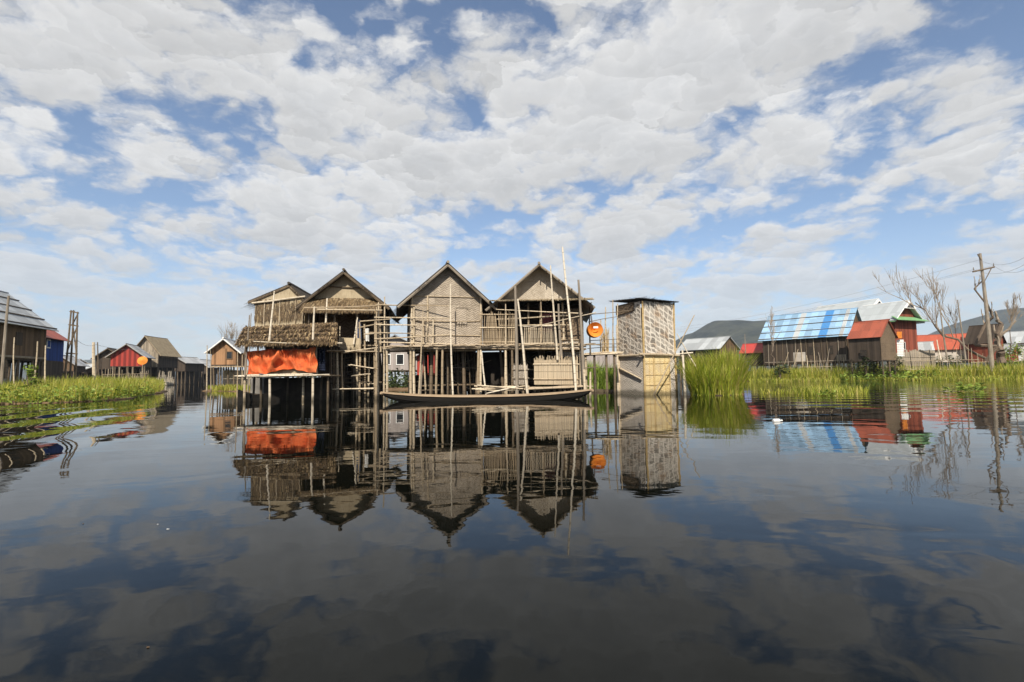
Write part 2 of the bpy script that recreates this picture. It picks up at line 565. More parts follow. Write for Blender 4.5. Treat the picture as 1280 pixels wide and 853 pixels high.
# ------------------------------------------------------------------ houses
def house(name, label, loc, rz, w, d, floor, wall_h, ridge, of=.6, ob=.3, os_=.5, front=None, side=None, gable=None,
          roof=None, stilt=None, nst=(4, 4), r=.07, ax=0., roof_t=.06, windows=(), doors=(), cat='house', group=None, back=True, front_wall=True,
          barge=None, base=-.6, straw=0, straw_mat=None, floor_m=None, battens=0, skirt=None, loose=.09):
    T = Thing(name, label, cat, loc, rz, group)
    front = front or DARKW
    side = side or front
    gable = gable or front
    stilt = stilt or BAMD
    top = floor + wall_h
    hw = w / 2
    T.part('floor', MB().box((-hw - .05, -.05, floor - .12), (hw + .05, d + .05, floor - .004)), floor_m or DARKW)
    if front_wall:
        T.part('wall', MB().slab([(-hw, 0, floor), (hw, 0, floor), (hw, 0, top), (-hw, 0, top)], .05), front)
    if back:
        T.part('wall', MB().slab([(hw, d, floor), (-hw, d, floor), (-hw, d, top), (hw, d, top)], .05), side)
    T.part('wall', MB().slab([(-hw, d, floor), (-hw, .06, floor), (-hw, .06, top), (-hw, d, top)], .05), side)
    T.part('wall', MB().slab([(hw, .06, floor), (hw, d, floor), (hw, d, top), (hw, .06, top)], .05), side)
    g = T.part('gable', MB().slab([(-hw, -.002, top + .004), (hw, -.002, top + .004), (ax, -.002, ridge - .02)], .05), gable)
    T.part('gable', MB().slab([(hw, d + .002, top + .004), (-hw, d + .002, top + .004), (ax, d + .002, ridge - .02)], .05), side)
    rf = None
    for sgn in (-1, 1):
        run = hw - sgn * ax
        sl = (ridge - top) / run
        ex, ez = sgn * (hw + os_), top - os_ * sl
        a, b, c, e = (ex, -of, ez), (ex, d + ob, ez), (ax, d + ob, ridge), (ax, -of, ridge)
        pts = [a, b, c, e] if sgn > 0 else [b, a, e, c]
        rf = T.part('roof', MB().slab(pts, roof_t), roof or THATCH)
        if straw:
            mb = MB()
            mb.strands(pts[0], pts[1], pts[2], pts[3], straw, .5, .02, .07, .35)
            mb.strands(a, e, (a[0], a[1] + .3, a[2]), (e[0], e[1] + .3, e[2]), straw // 3, .26, .025, .05, 1.)
            mb.build('straw', straw_mat or STRAW, rf)
        for k in range(battens):
            t = (k + .15) / battens
            mb = MB().pole(Vector(pts[0]) * (1 - t) + Vector(pts[3]) * t + Vector((0, 0, roof_t + .07)), Vector(pts[1]) * (1 - t) + Vector(pts[2]) * t + Vector((0, 0, roof_t + .07)), .06, .05, .004)
            mb.build('batten', BAMD, rf)
        if barge:
            n = Vector((0, -.03, -.03))
            T.part('bargeboard', MB().pole(Vector(a) + n, Vector(e) + n, .06, .055, .004), barge)
    T.part('ridge_cap', MB().pole((ax, -of - .12, ridge + roof_t * 1.3), (ax, d + ob, ridge + roof_t * 1.3), .07, .07, .004), barge or roof or THATCH)
    for i in range(nst[0]):
        for j in range(nst[1]):
            x = -hw + .1 + (w - .2) * i / max(1, nst[0] - 1) + rnd.uniform(-loose, loose)
            y = .1 + (d - .2) * j / max(1, nst[1] - 1) + rnd.uniform(-loose, loose)
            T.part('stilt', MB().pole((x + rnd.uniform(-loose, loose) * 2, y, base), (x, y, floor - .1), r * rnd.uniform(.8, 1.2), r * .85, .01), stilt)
    for (x, z, ww, hh, fm) in windows:
        fr = MB()
        t = .06
        for bx in ((x - ww / 2 - t, z - t, x - ww / 2, z + hh + t), (x + ww / 2, z - t, x + ww / 2 + t, z + hh + t), (x - ww / 2, z - t, x + ww / 2, z), (x - ww / 2, z + hh, x + ww / 2, z + hh + t)):
            fr.box((bx[0], -.1, bx[1]), (bx[2], -.045, bx[3]))
        fo = T.part('window', fr, fm)
        MB().box((x - ww / 2 + .002, -.075, z + .002), (x + ww / 2 - .002, -.055, z + hh - .002)).build('pane', GLASS, fo)
    for (x, ww, hh, dm) in doors:
        T.part('door', MB().box((x - ww / 2, -.09, floor + .02), (x + ww / 2, -.053, floor + hh)), dm)
    return T


# ------------------------------------------------------------------ setting : water, land, hills
m_, nb_, b_ = newmat('lake water', .015, .5)
b_.inputs['Base Color'].default_value = (.003, .0035, .0025, 1)
b_.inputs['IOR'].default_value = 1.33
b_.inputs['Specular IOR Level'].default_value = .205
co_ = nb_.n('ShaderNodeTexCoord').outputs['Object']
x_, y_, z_ = nb_.sep(co_)
swell = nb_.noise(nb_.comb(nb_.m('MULTIPLY', x_, .55), nb_.m('MULTIPLY', y_, .9), 0.), 1., 2., .5, .6)
fine = nb_.noise(nb_.comb(nb_.m('MULTIPLY', x_, 1.6), nb_.m('MULTIPLY', y_, 2.2), 4.), 1., 3., .55, .3)
warp = nb_.noise(nb_.comb(nb_.m('MULTIPLY', x_, .16), nb_.m('MULTIPLY', y_, .16), 1.), 1., 2.)
warp2 = nb_.noise(nb_.comb(nb_.m('MULTIPLY', x_, .4), nb_.m('MULTIPLY', y_, .7), 9.), 1., 2.)
# wake rolling in on the right, crests along x
rr = nb_.m('SINE', nb_.m('ADD', nb_.m('MULTIPLY', nb_.m('ADD', y_, nb_.m('MULTIPLY', x_, .08)), 3.6), nb_.m('MULTIPLY', warp, 14.)))
rmask = nb_.m('MULTIPLY', nb_.mr(nb_.m('SUBTRACT', nb_.m('DIVIDE', x_, y_), .0), .40, .62), nb_.mr(y_, 9., 15.))
# boat wake on the left, crests slanting
ll = nb_.m('SINE', nb_.m('ADD', nb_.m('ADD', nb_.m('MULTIPLY', x_, 3.4), nb_.m('MULTIPLY', y_, 1.0)), nb_.m('MULTIPLY', warp, 3.)))
lmask = nb_.m('MULTIPLY', nb_.mr(nb_.m('DIVIDE', x_, y_), -.62, -.86), nb_.m('MULTIPLY', nb_.mr(y_, 4., 9.), nb_.mr(y_, 24., 17.)))
chan = nb_.m('MULTIPLY', nb_.mr(y_, 26., 40.), nb_.m('SINE', nb_.m('ADD', nb_.m('MULTIPLY', y_, 2.2), nb_.m('MULTIPLY', warp, 18.))))
hgt = nb_.m('ADD', nb_.m('MULTIPLY', swell, .0062), nb_.m('MULTIPLY', fine, .0014))
nearr = nb_.m('MULTIPLY', nb_.mr(nb_.m('DIVIDE', x_, y_), .45, .8), nb_.mr(y_, 5., 2.))
hgt = nb_.m('ADD', hgt, nb_.m('MULTIPLY', nb_.m('MULTIPLY', nearr, .014), nb_.noise(co_, 1.1, 1., .4, .8)))
hgt = nb_.m('ADD', hgt, nb_.m('MULTIPLY', nb_.m('MULTIPLY', rr, rmask), nb_.m('MULTIPLY', warp2, .009)))
hgt = nb_.m('ADD', hgt, nb_.m('MULTIPLY', nb_.m('MULTIPLY', ll, lmask), nb_.m('MULTIPLY', warp2, .03)))
hgt = nb_.m('ADD', hgt, nb_.m('MULTIPLY', chan, .002))
nb_.set(b_.inputs['Normal'], nb_.bump(hgt, 1.))
WATER = m_
S_ = 3400
w_ = MB()
w_.face([(-S_, -S_, 0), (S_, -S_, 0), (S_, S_, 0), (-S_, S_, 0)], [(0, 0), (1, 0), (1, 1), (0, 1)])
tag(w_.build('water', WATER), 'dark still lake water mirroring houses and clouds', kind='structure')


def land(name, label, poly, z=.2, mat=None):
    pts = [G(px, Y) for px, Y in poly]
    # finer outline with wobble
    out = []
    for i in range(len(pts)):
        a, b = pts[i], pts[(i + 1) % len(pts)]
        k = max(2, int((b - a).length / 1.2))
        k = min(k, 40)
        for q in range(k):
            p = a.lerp(b, q / k)
            out.append(p + Vector((rnd.uniform(-.3, .3), rnd.uniform(-.3, .3), 0)))
    c = sum(out, Vector()) / len(out)
    mb = MB()
    rings = []
    for kk, zz in ((1.03, -.5), (1., .04), (.94, z), (.6, z * 1.3)):
        rings.append([Vector((c.x + (p.x - c.x) * kk, c.y + (p.y - c.y) * kk, zz + (rnd.uniform(-.05, .05) if zz > .1 else 0))) for p in out])
    n = len(out)
    for a, b in zip(rings, rings[1:]):
        for i in range(n):
            j = (i + 1) % n
            mb.face([a[i], a[j], b[j], b[i]], [(0, 0), (1, 0), (1, 1), (0, 1)])
    for i in range(n):
        mb.face([rings[-1][i], rings[-1][(i + 1) % n], c + Vector((0, 0, z * 1.4))], [(0, 0), (1, 0), (0, 1)])
    return tag(mb.build(name, mat or DRYMUD), label, kind='structure')


def inpoly(x, y, pts):
    c = False
    j = len(pts) - 1
    for i in range(len(pts)):
        a, b = pts[i], pts[j]
        if (a.y > y) != (b.y > y) and x < (b.x - a.x) * (y - a.y) / (b.y - a.y) + a.x:
            c = not c
        j = i
    return c


def sample(poly, n):
    pts = [G(px, Y) for px, Y in poly]
    x0, x1 = min(p.x for p in pts), max(p.x for p in pts)
    y0, y1 = min(p.y for p in pts), max(p.y for p in pts)
    out = []
    while len(out) < n:
        x, y = rnd.uniform(x0, x1), rnd.uniform(y0, y1)
        if inpoly(x, y, pts):
            out.append((x, y))
    return out


def clumpf(x, y, s=1.):
    return .5 + .25 * (math.sin(x * 1.7 * s + 1.3 * math.sin(y * 1.1 * s)) + math.sin(y * 2.3 * s + 1.7 * math.sin(x * .9 * s)))


def grass(label, poly, n, h, w=.03, mat=None, lean=(.1, .6), z=.05, name='grass', leaves=0, leafsize=.16, lmat=None, fn=None):
    mb = MB()
    for x, y in sample(poly, n):
        cf = clumpf(x, y)
        hh = h * (.34 + .62 * cf + rnd.uniform(-.2, .38))
        if fn: hh *= fn(x, y)
        if hh < .08: continue
        mb.blade((x, y, z - .08), hh, w * rnd.uniform(.7, 1.3), rnd.random() * 6.283, rnd.uniform(*lean), max(0, min(1, .25 * clumpf(y, x, .6) + rnd.uniform(-.05, .8))), .35)
    o = mb.build(name, mat or GRASS)
    tag(o, label, 'grass', kind='stuff')
    return o


def leaf_patch(name, label, poly, n, h, size, mat, z=.02, cat='plants', kind='stuff', group=None):
    mb = MB()
    for x, y in sample(poly, n):
        mb.leaf((x, y, z + rnd.random() ** 1.5 * h * (.4 + .8 * clumpf(x, y, 1.4))), size * rnd.uniform(.6, 1.3), rnd.random(), 1.)
    return tag(mb.build(name, mat), label, cat, group, kind)


def hill(name, label, prof, Y, mat, depth=700, base=-2, seed=1):
    q = random.Random(seed)
    ph = [q.random() * 6.28 for _ in range(8)]

    def wob(x, y):
        return sum(math.sin(x * f + ph[i] + 1.5 * math.sin(y * f * .8 + ph[7 - i])) / (i + 1.5) for i, f in enumerate((.004, .009, .017, .035)))
    mb = MB()
    xs = []
    N = 140
    px0, px1 = prof[0][0], prof[-1][0]
    grid = []
    M_ = 26
    for i in range(N + 1):
        px = px0 + (px1 - px0) * i / N
        for (a, ya), (b, yb) in zip(prof, prof[1:]):
            if a <= px <= b:
                t = (px - a) / (b - a)
                t = t * t * (3 - 2 * t)
                py = ya + (yb - ya) * t
                break
        top = P(px, py, Y)
        row = []
        for j in range(M_ + 1):
            v = j / M_ * 1.5
            f = min(1, v)
            yy = Y - depth * (1 - v)
            k = (f * f * (3 - 2 * f)) if v <= 1 else 1 - ((v - 1) / .5) ** 2
            xx = top.x * yy / Y if False else top.x
            zz = base + (top.z - base) * k * (1 + .10 * wob(xx, yy) * (1 - abs(1 - v)))
            zz += wob(xx * 2.1, yy * 2.3) * top.z * .05 * k * (1 - f)
            row.append(Vector((xx, yy, zz)))
        grid.append(row)
    for i in range(N):
        for j in range(M_):
            mb.face([grid[i][j], grid[i + 1][j], grid[i + 1][j + 1], grid[i][j + 1]], [(0, 0), (1, 0), (1, 1), (0, 1)])
    return tag(mb.build(name, mat, smooth=True), label, kind='structure')


m_, nb_, b_ = newmat('wooded hill slopes', .95, .1)
co_ = nb_.n('ShaderNodeTexCoord').outputs['Object']
n1 = nb_.noise(co_, .012, 6., .65)
n2 = nb_.noise(co_, .08, 4., .6)
nb_.set(b_.inputs['Base Color'], nb_.mix(nb_.mr(nb_.m('ADD', nb_.m('MULTIPLY', n1, .7), nb_.m('MULTIPLY', n2, .3)), .35, .65), (.008, .014, .013), (.06, .062, .04)))
nb_.set(b_.inputs['Normal'], nb_.bump(n2, 6.))
HILL = m_
hill('hills', 'long dark blue flat topped hill behind the right hand village', [(780, 452), (850, 428), (868, 417), (892, 407), (922, 406), (945, 403), (985, 405), (1020, 409), (1060, 418), (1120, 430), (1180, 445)], 1500, HILL, 800, seed=3)
hill('hills', 'blue grey mountain with two humps beyond the utility pole', [(1090, 452), (1140, 428), (1180, 412), (1195, 416), (1215, 400), (1245, 388), (1262, 387), (1290, 395), (1340, 380), (1420, 410), (1500, 450)], 1700, HILL, 900, seed=5)
hill('hills', 'faint low ridge far beyond the left hand channel', [(-60, 462), (20, 452), (60, 448), (110, 450), (170, 447), (230, 456), (300, 464)], 2600, HILL, 900, seed=8)

L_ISLE = [(-40, 22), (0, 23), (60, 23.6), (120, 25), (165, 29), (192, 37), (206, 48), (190, 53), (120, 50), (0, 42), (-40, 40)]
land('ground', 'low muddy island edge on the left under tall grass', L_ISLE, .12)


def isle_h(x, y):
    px = 640 + 640 * x / y
    return .5 + .6 * min(1, max(0, (y - 23) / 6)) - .25 * max(0, (px - 170) / 40) - .2 * max(0, (40 - px) / 40)


grass('tall yellow green grass covering the left hand island', L_ISLE, 17000, 1.15, .035, GRASS, (.1, .55), .12, fn=isle_h)
leaf_patch('waterweed', 'low broad leaved weeds along the island waterline at left', [(-40, 22), (0, 22.6), (60, 23), (120, 24.4), (165, 28), (195, 36), (188, 38), (150, 31), (100, 27), (0, 25.5), (-40, 25)], 2600, .75, .17, LEAFG)
R_BANK = [(925, 66), (1000, 62), (1100, 60), (1200, 58), (1300, 55), (1420, 57), (1560, 110), (1300, 150), (930, 150), (905, 80)]
land('ground', 'long low bank on the right carrying the blue roofed house', R_BANK, .35)
grass('long green grass strip on the right bank before the houses', [(925, 66), (1000, 62), (1100, 60), (1200, 58), (1300, 55), (1400, 57), (1400, 66), (1200, 68), (1000, 71), (920, 74)], 17000, 1.85, .075, GRASS, (.1, .5), .1)
grass('short yellow sedge at the water edge of right bank', [(940, 60), (1000, 58), (1090, 57), (1300, 52), (1300, 55), (1100, 60.5), (1000, 62.5), (935, 66)], 5000, .6, .07, GRASS, (.2, .7), 0.)
leaf_patch('waterweed', 'bright leafy weeds along the middle of the right bank', [(1050, 57), (1130, 56), (1180, 57), (1180, 60), (1050, 61)], 700, 1., .4, LEAFG)
CL = [(864, 23.6), (882, 22.8), (908, 22.6), (928, 23.6), (927, 25.5), (910, 27), (874, 27.5), (864, 26)]
land('ground', 'small mud hummock beneath the reed clump by the latrine', CL, .03, MUD)
c_ = G(893, 25.5)


def cl_h(x, y):
    d = math.hypot((x - c_.x) / 1.9, (y - c_.y) / 3.)
    return .78 + .35 * (1 - d)


grass('big clump of arching bright green reeds beside the latrine', CL, 7500, 2.25, .04, REED, (.1, .62), .08, fn=cl_h)
grass('sparse green grass floating in the right hand ripples', [(948, 24), (985, 23.5), (1012, 21.6), (1045, 20.8), (1083, 22.3), (1086, 25.5), (1050, 26.5), (1000, 25.5), (955, 25)], 1500, .5, .03, GRASS, (.3, .8), .02)
leaf_patch('waterweed', 'yellow green leaf rosettes floating before the right bank', [(1022, 20.7), (1045, 20.4), (1048, 21.2), (1024, 21.4)], 60, .25, .14, LEAFG)
leaf_patch('water_hyacinth', 'bright water hyacinth clump floating near the utility pole reflection', [(1196, 23), (1228, 22.6), (1230, 24.5), (1198, 25)], 130, .42, .2, LEAFG)
leaf_patch('water_hyacinth', 'small loose hyacinth leaves drifting left of bright clump', [(1178, 24), (1190, 23.8), (1190, 25), (1178, 25.5)], 26, .22, .16, LEAFG)
BH = [(730, 30), (782, 30), (785, 36), (728, 36)]
land('ground', 'narrow green bank seen between verandah house and latrine', BH, .15, MUD)
grass('fresh green grass behind the walkway posts beside latrine', BH, 3000, 1.7, .05, LEAFG, (.1, .6), .1)
MID = [(258, 46), (300, 42), (345, 40), (540, 42), (545, 50), (340, 52), (262, 54)]
land('ground', 'low bank behind the tarpaulin hut and stilts', MID, .12)
grass('short yellow green grass under the orange plank house', [(258, 46), (300, 42), (345, 40), (345, 50), (262, 53)], 4200, .55, .05, GRASS, (.1, .6), .1)
leaf_patch('undergrowth', 'dark green undergrowth seen between the stilts', [(370, 42), (545, 42), (545, 49), (370, 49)], 4500, 1.5, .28, LEAFD)
BK = [(-200, 90), (120, 88), (170, 90), (196, 96), (205, 120), (100, 190), (-300, 190)]
land('ground', 'far left village shore behind the island', BK, .3)
grass('far strip of green grass before the left village', [(60, 84), (170, 88), (205, 94), (200, 104), (60, 98)], 4000, 1.5, .11, GRASS, (.1, .5), .2)

# ------------------------------------------------------------------ central houses
# --- house with the big plain mat front
Y2 = 23.7
c2 = P(559, 432, Y2)
T2 = house('stilt_house', 'tall stilt house with plain woven gable wall behind the canoe', (c2.x, Y2, 0), R(13), 3.25, 6., c2.z, 2.25, c2.z + 3.7,
           of=.42, os_=.62, front=MAT2, side=MATG, gable=MAT2, roof=THATD, nst=(5, 5), r=.085, roof_t=.09, barge=GREYW, straw=600, straw_mat=STRAWD, stilt=BAMD)
# patched shutter with sticks round it
a = T2.l(572, 385, Y2)
b = T2.l(582, 405, Y2)
f_ = MB().box((a.x - .02, -.09, b.z), (a.x + .42, -.055, a.z))
sh = T2.part('shutter', f_, MAT2)
f_ = MB()
for z in (a.z + .02,):
    f_.pole((a.x - .1, -.12, z), (a.x + .5, -.12, z), .012, .012)
f_.build('shutter_frame', GREYW, sh)
for k in range(7):
    x = a.x - .05 + .075 * k
    MB().pole((x, -.12, b.z - .08 + rnd.uniform(-.03, .03)), (x + rnd.uniform(-.08, .08), -.12, b.z + rnd.uniform(.02, .14)), .012, .01).build('stick', INSIDE, sh)
for z, e in ((.45, .0), (1.12, .03), (2.25, 0.)):
    T2.part('wall_batten', MB().pole((-1.62, -.09, c2.z + z), (1.62, -.09, c2.z + z + e), .022, .02), BAM)
for x in (-1.6, -.9, 1.58):
    T2.part('corner_post', MB().pole((x, -.08, c2.z - .1), (x, -.08, c2.z + 2.3), .045, .04), BAM)
T2.part('back_panel', MB().box((-.2, 3.2, .2), (1.7, 3.28, c2.z - .12)), INSIDE)  # dark sheet added to give the underfloor its deep shade
T2.part('back_panel', MB().box((-1.6, 5.7, -.1), (1.7, 5.78, 1.1)), INSIDE)  # low dark sheet, also painting underfloor shade
for j in range(3):
    T2.part('tie_beam', MB().pole((-1.7, .3 + 1.6 * j, .55 + .1 * j), (1.7, .3 + 1.6 * j, .6 + .1 * j), .04, .04), BAMD)

# --- house with open verandah
Y3 = 24.2
c3 = P(676, 432, Y3)
T3 = house('stilt_house', 'stilt house with open verandah, slatted railing and diamond woven gable', (c3.x, Y3, 0), R(-5), 3.95, 6., c3.z, 2.12, c3.z + 3.75,
           of=.62, os_=.55, front=MATD, side=MATD, gable=MATG, roof=TIN, nst=(5, 5), r=.075, roof_t=.035, barge=GREYW, front_wall=False, straw=0)
f3 = c3.z
T3.part('wall', MB().slab([(-1.95, 1.5, f3), (1.95, 1.5, f3), (1.95, 1.5, f3 + 2.1), (-1.95, 1.5, f3 + 2.1)], .05), INSIDE)  # near-black wall colour paints the verandah's inner shade
T3.part('wall', MB().slab([(.95, -.05, f3), (1.97, -.05, f3), (1.97, -.05, f3 + 1.7), (.95, -.05, f3 + 1.7)], .04), MATD)
T3.part('pent_roof', MB().slab([(-2.35, -.95, f3 + 2.02), (2.45, -.95, f3 + 1.97), (2.45, -.02, f3 + 2.16), (-2.35, -.02, f3 + 2.16)], .04).strands((-2.35, -.95, f3 + 2.05), (2.45, -.95, f3 + 2.0), (2.45, -.02, f3 + 2.2), (-2.35, -.02, f3 + 2.2), 500, .4, .02, .06, .4), THATP)
for k in range(9):
    t = k / 8
    T3.part('rafter', MB().pole((2.35 - t * 2.3, -.9, f3 + 1.85 + t * 1.78), (2.35 - t * 2.3, 1.5, f3 + 1.85 + t * 1.78), .03, .03, .003), BAMD)
for px, py0 in ((631, 432), (661, 432), (676, 432), (705, 432)):
    q = T3.l(px, py0, Y3 - .3)
    T3.part('verandah_post', MB().pole((q.x, -.25, f3), (q.x + rnd.uniform(-.05, .05), -.25, f3 + 2.), .05, .045), BAM)
T3.part('railing_beam', MB().pole((-2.2, -.35, f3 + 1.25), (1.3, -.35, f3 + 1.35), .035, .03), BAM)
T3.part('railing_beam', MB().pole((-1.9, -.38, f3 + .95), (1.4, -.38, f3 + .9), .03, .03), BAM)
T3.part('back_panel', MB().box((-3.9, 3.1, .0), (1.9, 3.18, f3 - .12)), INSIDE)  # dark sheet added to black out the bright gap under the houses
T3.part('back_panel', MB().box((-3.0, 1.6, f3 + .02), (-1.98, 1.66, f3 + 2.0)), MATD)  # dark mat added to block bright sky behind the slats
for j in range(3):
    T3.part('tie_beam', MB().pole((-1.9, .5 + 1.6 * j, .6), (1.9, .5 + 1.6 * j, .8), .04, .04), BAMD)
T3.part('brace', MB().pole((-1.0, .3, 1.9), (.6, .3, .8), .04, .035), BAMD)

# railing fences
def slat_fence(name, label, p0, p1, Y, h, n, r=.018, mat=BAM, slant=0., rails=(.25, .8), solid=None, cat='fence', base=0.):
    a, b = P(*p0, Y), P(*p1, Y)
    T = Thing(name, label, cat, a, math.atan2(b.y - a.y, b.x - a.x))
    L = math.hypot(b.x - a.x, b.y - a.y)
    dz = b.z - a.z
    mb = MB()
    for k in range(n):
        t = (k + .5) / n
        x = L * t + rnd.uniform(-.01, .01)
        hh = h * rnd.uniform(.9, 1.08)
        s_ = slant * math.sin(t * 9) * rnd.uniform(.3, 1.)
        mb.pole((x, 0, base + dz * t), (x + s_, 0, base + dz * t + hh), r * rnd.uniform(.7, 1.3), r * .8, .01, 5, 2)
    T.part('slats', mb, mat)
    for z in rails:
        T.part('rail', MB().pole((-.05, -.03, h * z), (L + .05, -.03, h * z + dz), r * 1.5, r * 1.4, .006), mat)
    if solid:
        T.part('mat_panel', MB().slab([(0, .04, base), (L, .04, base + dz), (L, .04, base + dz + h * .9), (0, .04, base + h * .9)], .02), solid)
    return T


slat_fence('bamboo_railing', 'dense leaning bamboo slats between the two gabled houses', (600, 432), (644, 432), Y3 - .5, 1.5, 26, .02, BAM, .14, (.1, .55, .96))
slat_fence('bamboo_railing', 'low slatted verandah railing below the pink cloth', (655, 433), (694, 432), Y3 - .55, .95, 20, .02, BAML, .05, (.12, .97))
slat_fence('bamboo_fence', 'tall close boarded bamboo fence on lower platform behind canoe end', (668, 481), (723, 481), 22.7, 1.2, 46, .02, BAM, .02, (.2, .75), FENCEW)
slat_fence('bamboo_fence', 'grey mat screen beside the pair of thick leaning poles', (642, 481), (660, 481), 22.6, .95, 10, .02, GREYW, .02, (.3, .7), GREYM)
slat_fence('bamboo_railing', 'mat covered end railing of the verandah beside walkway', (702, 446), (724, 446), Y3 - .8, .85, 8, .02, BAM, .03, (.3, .9), GREYM)

# upper deck in front of both houses
Td = Thing('deck', 'long bamboo deck running below both gabled house fronts', 'deck', P(478, 433, 22.9))
a, b = Td.l(478, 433, 22.9), Td.l(733, 435, 22.9)
Td.part('deck_slats', MB().slab([(a.x, 0, a.z - .08), (b.x, 0, b.z - .08), (b.x, 1.6, b.z - .08), (a.x, 1.6, a.z - .08)], .07), DECKW)
mb = MB()
for k in range(60):
    x = a.x + (b.x - a.x) * (k + rnd.random()) / 60
    mb.pole((x, -.02 - rnd.random() * .14, a.z - .02 + rnd.uniform(-.03, .03)), (x + rnd.uniform(.2, .9), -.02 - rnd.random() * .1, a.z - .02 + rnd.uniform(-.06, .06)), .028, .02, .03, 5, 3)
Td.part('edge_poles', mb, BAM)
for k, z in enumerate((-.1, -.2)):
    Td.part('joist', MB().pole((a.x, .06 + k * .5, z), (b.x, .06 + k * .5, z), .05, .045, .006), BAM)
for px in (483, 513, 517, 546, 553, 598, 601, 632, 640, 655, 700, 726):
    q = Td.l(px, 440, 22.95)
    Td.part('post', MB().pole((q.x + rnd.uniform(-.05, .05), rnd.uniform(.0, .25), -P(478, 433, 22.9).z - .5), (q.x, .1, -.1), rnd.uniform(.05, .075), .05, .012), BAM if px not in (640, 655) else BAMD)

# lower platform behind the canoe
Tl = Thing('deck', 'low rickety bamboo landing platform behind the canoe', 'deck', P(590, 488, 22.2))
a, b = Tl.l(655, 487, 22.2), Tl.l(733, 483, 22.2)
mb = MB()
for k in range(16):
    mb.pole((a.x + rnd.uniform(-.4, .3), .08 * k, a.z + rnd.uniform(-.02, .03)), (b.x + rnd.uniform(-.3, .3), .08 * k, b.z + rnd.uniform(-.02, .03)), .035, .03, .02, 5)
Tl.part('deck_poles', mb, BAM)
mb = MB()
for k in range(5):
    mb.pole((rnd.uniform(-.3, .3), rnd.uniform(0, .7), .1 + rnd.uniform(-.1, .15)), (a.x + rnd.uniform(-.2, .5), rnd.uniform(0, .6), a.z + rnd.uniform(-.05, .15)), .035, .03, .03, 5)
Tl.part('loose_poles', mb, BAM)
for k in range(7):
    x = a.x + (b.x - a.x) * k / 6
    Tl.part('post', MB().pole((x, rnd.uniform(0, .8), -1.), (x + rnd.uniform(-.04, .04), rnd.uniform(0, .8), a.z), .05, .045), BAMD)

# --- thatched house with dark verandah (left) -------------------------------------------------
Y1 = 25.6
c1 = P(431, 432, Y1)
T1 = house('stilt_house', 'thatched stilt house with dark open porch, second gable from the left', (c1.x, Y1, 0), R(9), 3.3, 6.5, c1.z, 2.25, c1.z + 3.6,
           of=.5, os_=.55, front=MATD, side=MATD, gable=MAT1, roof=THATD, nst=(6, 5), r=.075, roof_t=.1, barge=BAMD, front_wall=False, straw=600, straw_mat=STRAWD)
f1 = c1.z
T1.part('wall', MB().slab([(-1.6, 1.4, f1), (1.6, 1.4, f1), (1.6, 1.4, f1 + 2.2), (-1.6, 1.4, f1 + 2.2)], .05), MATD)
sk = MB().slab([(-1.9, -1.0, f1 + 1.62), (1.85, -1.0, f1 + 1.62), (1.75, -.02, f1 + 2.3), (-1.75, -.02, f1 + 2.3)], .08)
so = T1.part('pent_roof', sk, THATP)
MB().strands((-1.9, -1.0, f1 + 1.7), (1.85, -1.0, f1 + 1.7), (1.75, -.02, f1 + 2.38), (-1.75, -.02, f1 + 2.38), 2200, .4, .022, .05, .3).build('straw', STRAW, so)
T1.part('gable_batten', MB().pole((-.75, -.12, f1 + 2.95), (.7, -.12, f1 + 2.9), .035, .03), BAMD)
T1.part('floor', MB().slab([(-1.7, -1.1, f1 - .1), (1.75, -1.1, f1 - .1), (1.75, -.08, f1 - .1), (-1.7, -.08, f1 - .1)], .06), DECKW)
for x in (-1.5, -.3, .75, 1.55):
    T1.part('porch_post', MB().pole((x, -.95, -.5), (x + rnd.uniform(-.05, .05), -.9, f1 + 1.65), .055, .045), BAM if x > 0 else BAMD)
T1.part('back_panel', MB().box((-1.6, 3.4, .0), (1.3, 3.48, f1 - .15)), INSIDE)  # dark sheet added for shade below the porch house
for j in range(3):
    T1.part('tie_beam', MB().pole((-1.8, -.9 + 1.4 * j, .7 + .25 * j), (1.9, -.9 + 1.4 * j, .75 + .25 * j), .04, .04), BAMD)

# poles and boards stored between the stilts
for T, n, w, z1 in ((T1, 26, 1.6, 2.0), (T2, 14, 1.5, 1.6), (T3, 20, 1.9, 1.7)):
    for k in range(n):
        x, y, z = rnd.uniform(-w, w * .6), rnd.uniform(.1, 2.6), rnd.uniform(.25, z1)
        a = rnd.choice((rnd.uniform(-.15, .15), rnd.uniform(-.15, .15), rnd.uniform(-1.2, 1.2)))
        l = rnd.uniform(.6, 1.8)
        T.part('stored_pole', MB().pole((x, y, z), (x + l * math.cos(a), y + rnd.uniform(-.3, .3), max(.1, z + l * math.sin(a))), rnd.uniform(.02, .04), None, .02, 5, 3), rnd.choice((BAM, BAMD, BAMD, GREYW)))

for T, n, w, zt2 in ((T1, 24, 1.7, f1), (T2, 16, 1.6, c2.z), (T3, 18, 1.9, f3)):
    for k in range(n):
        x, y = rnd.uniform(-w, w), rnd.uniform(-.1, 2.8)
        T.part('stilt', MB().pole((x + rnd.uniform(-.25, .25), y, -.5), (x, y, zt2 - .13), rnd.uniform(.025, .05), None, .02, 5, 3), rnd.choice((BAMD, BAMD, GREYW, BAM)))
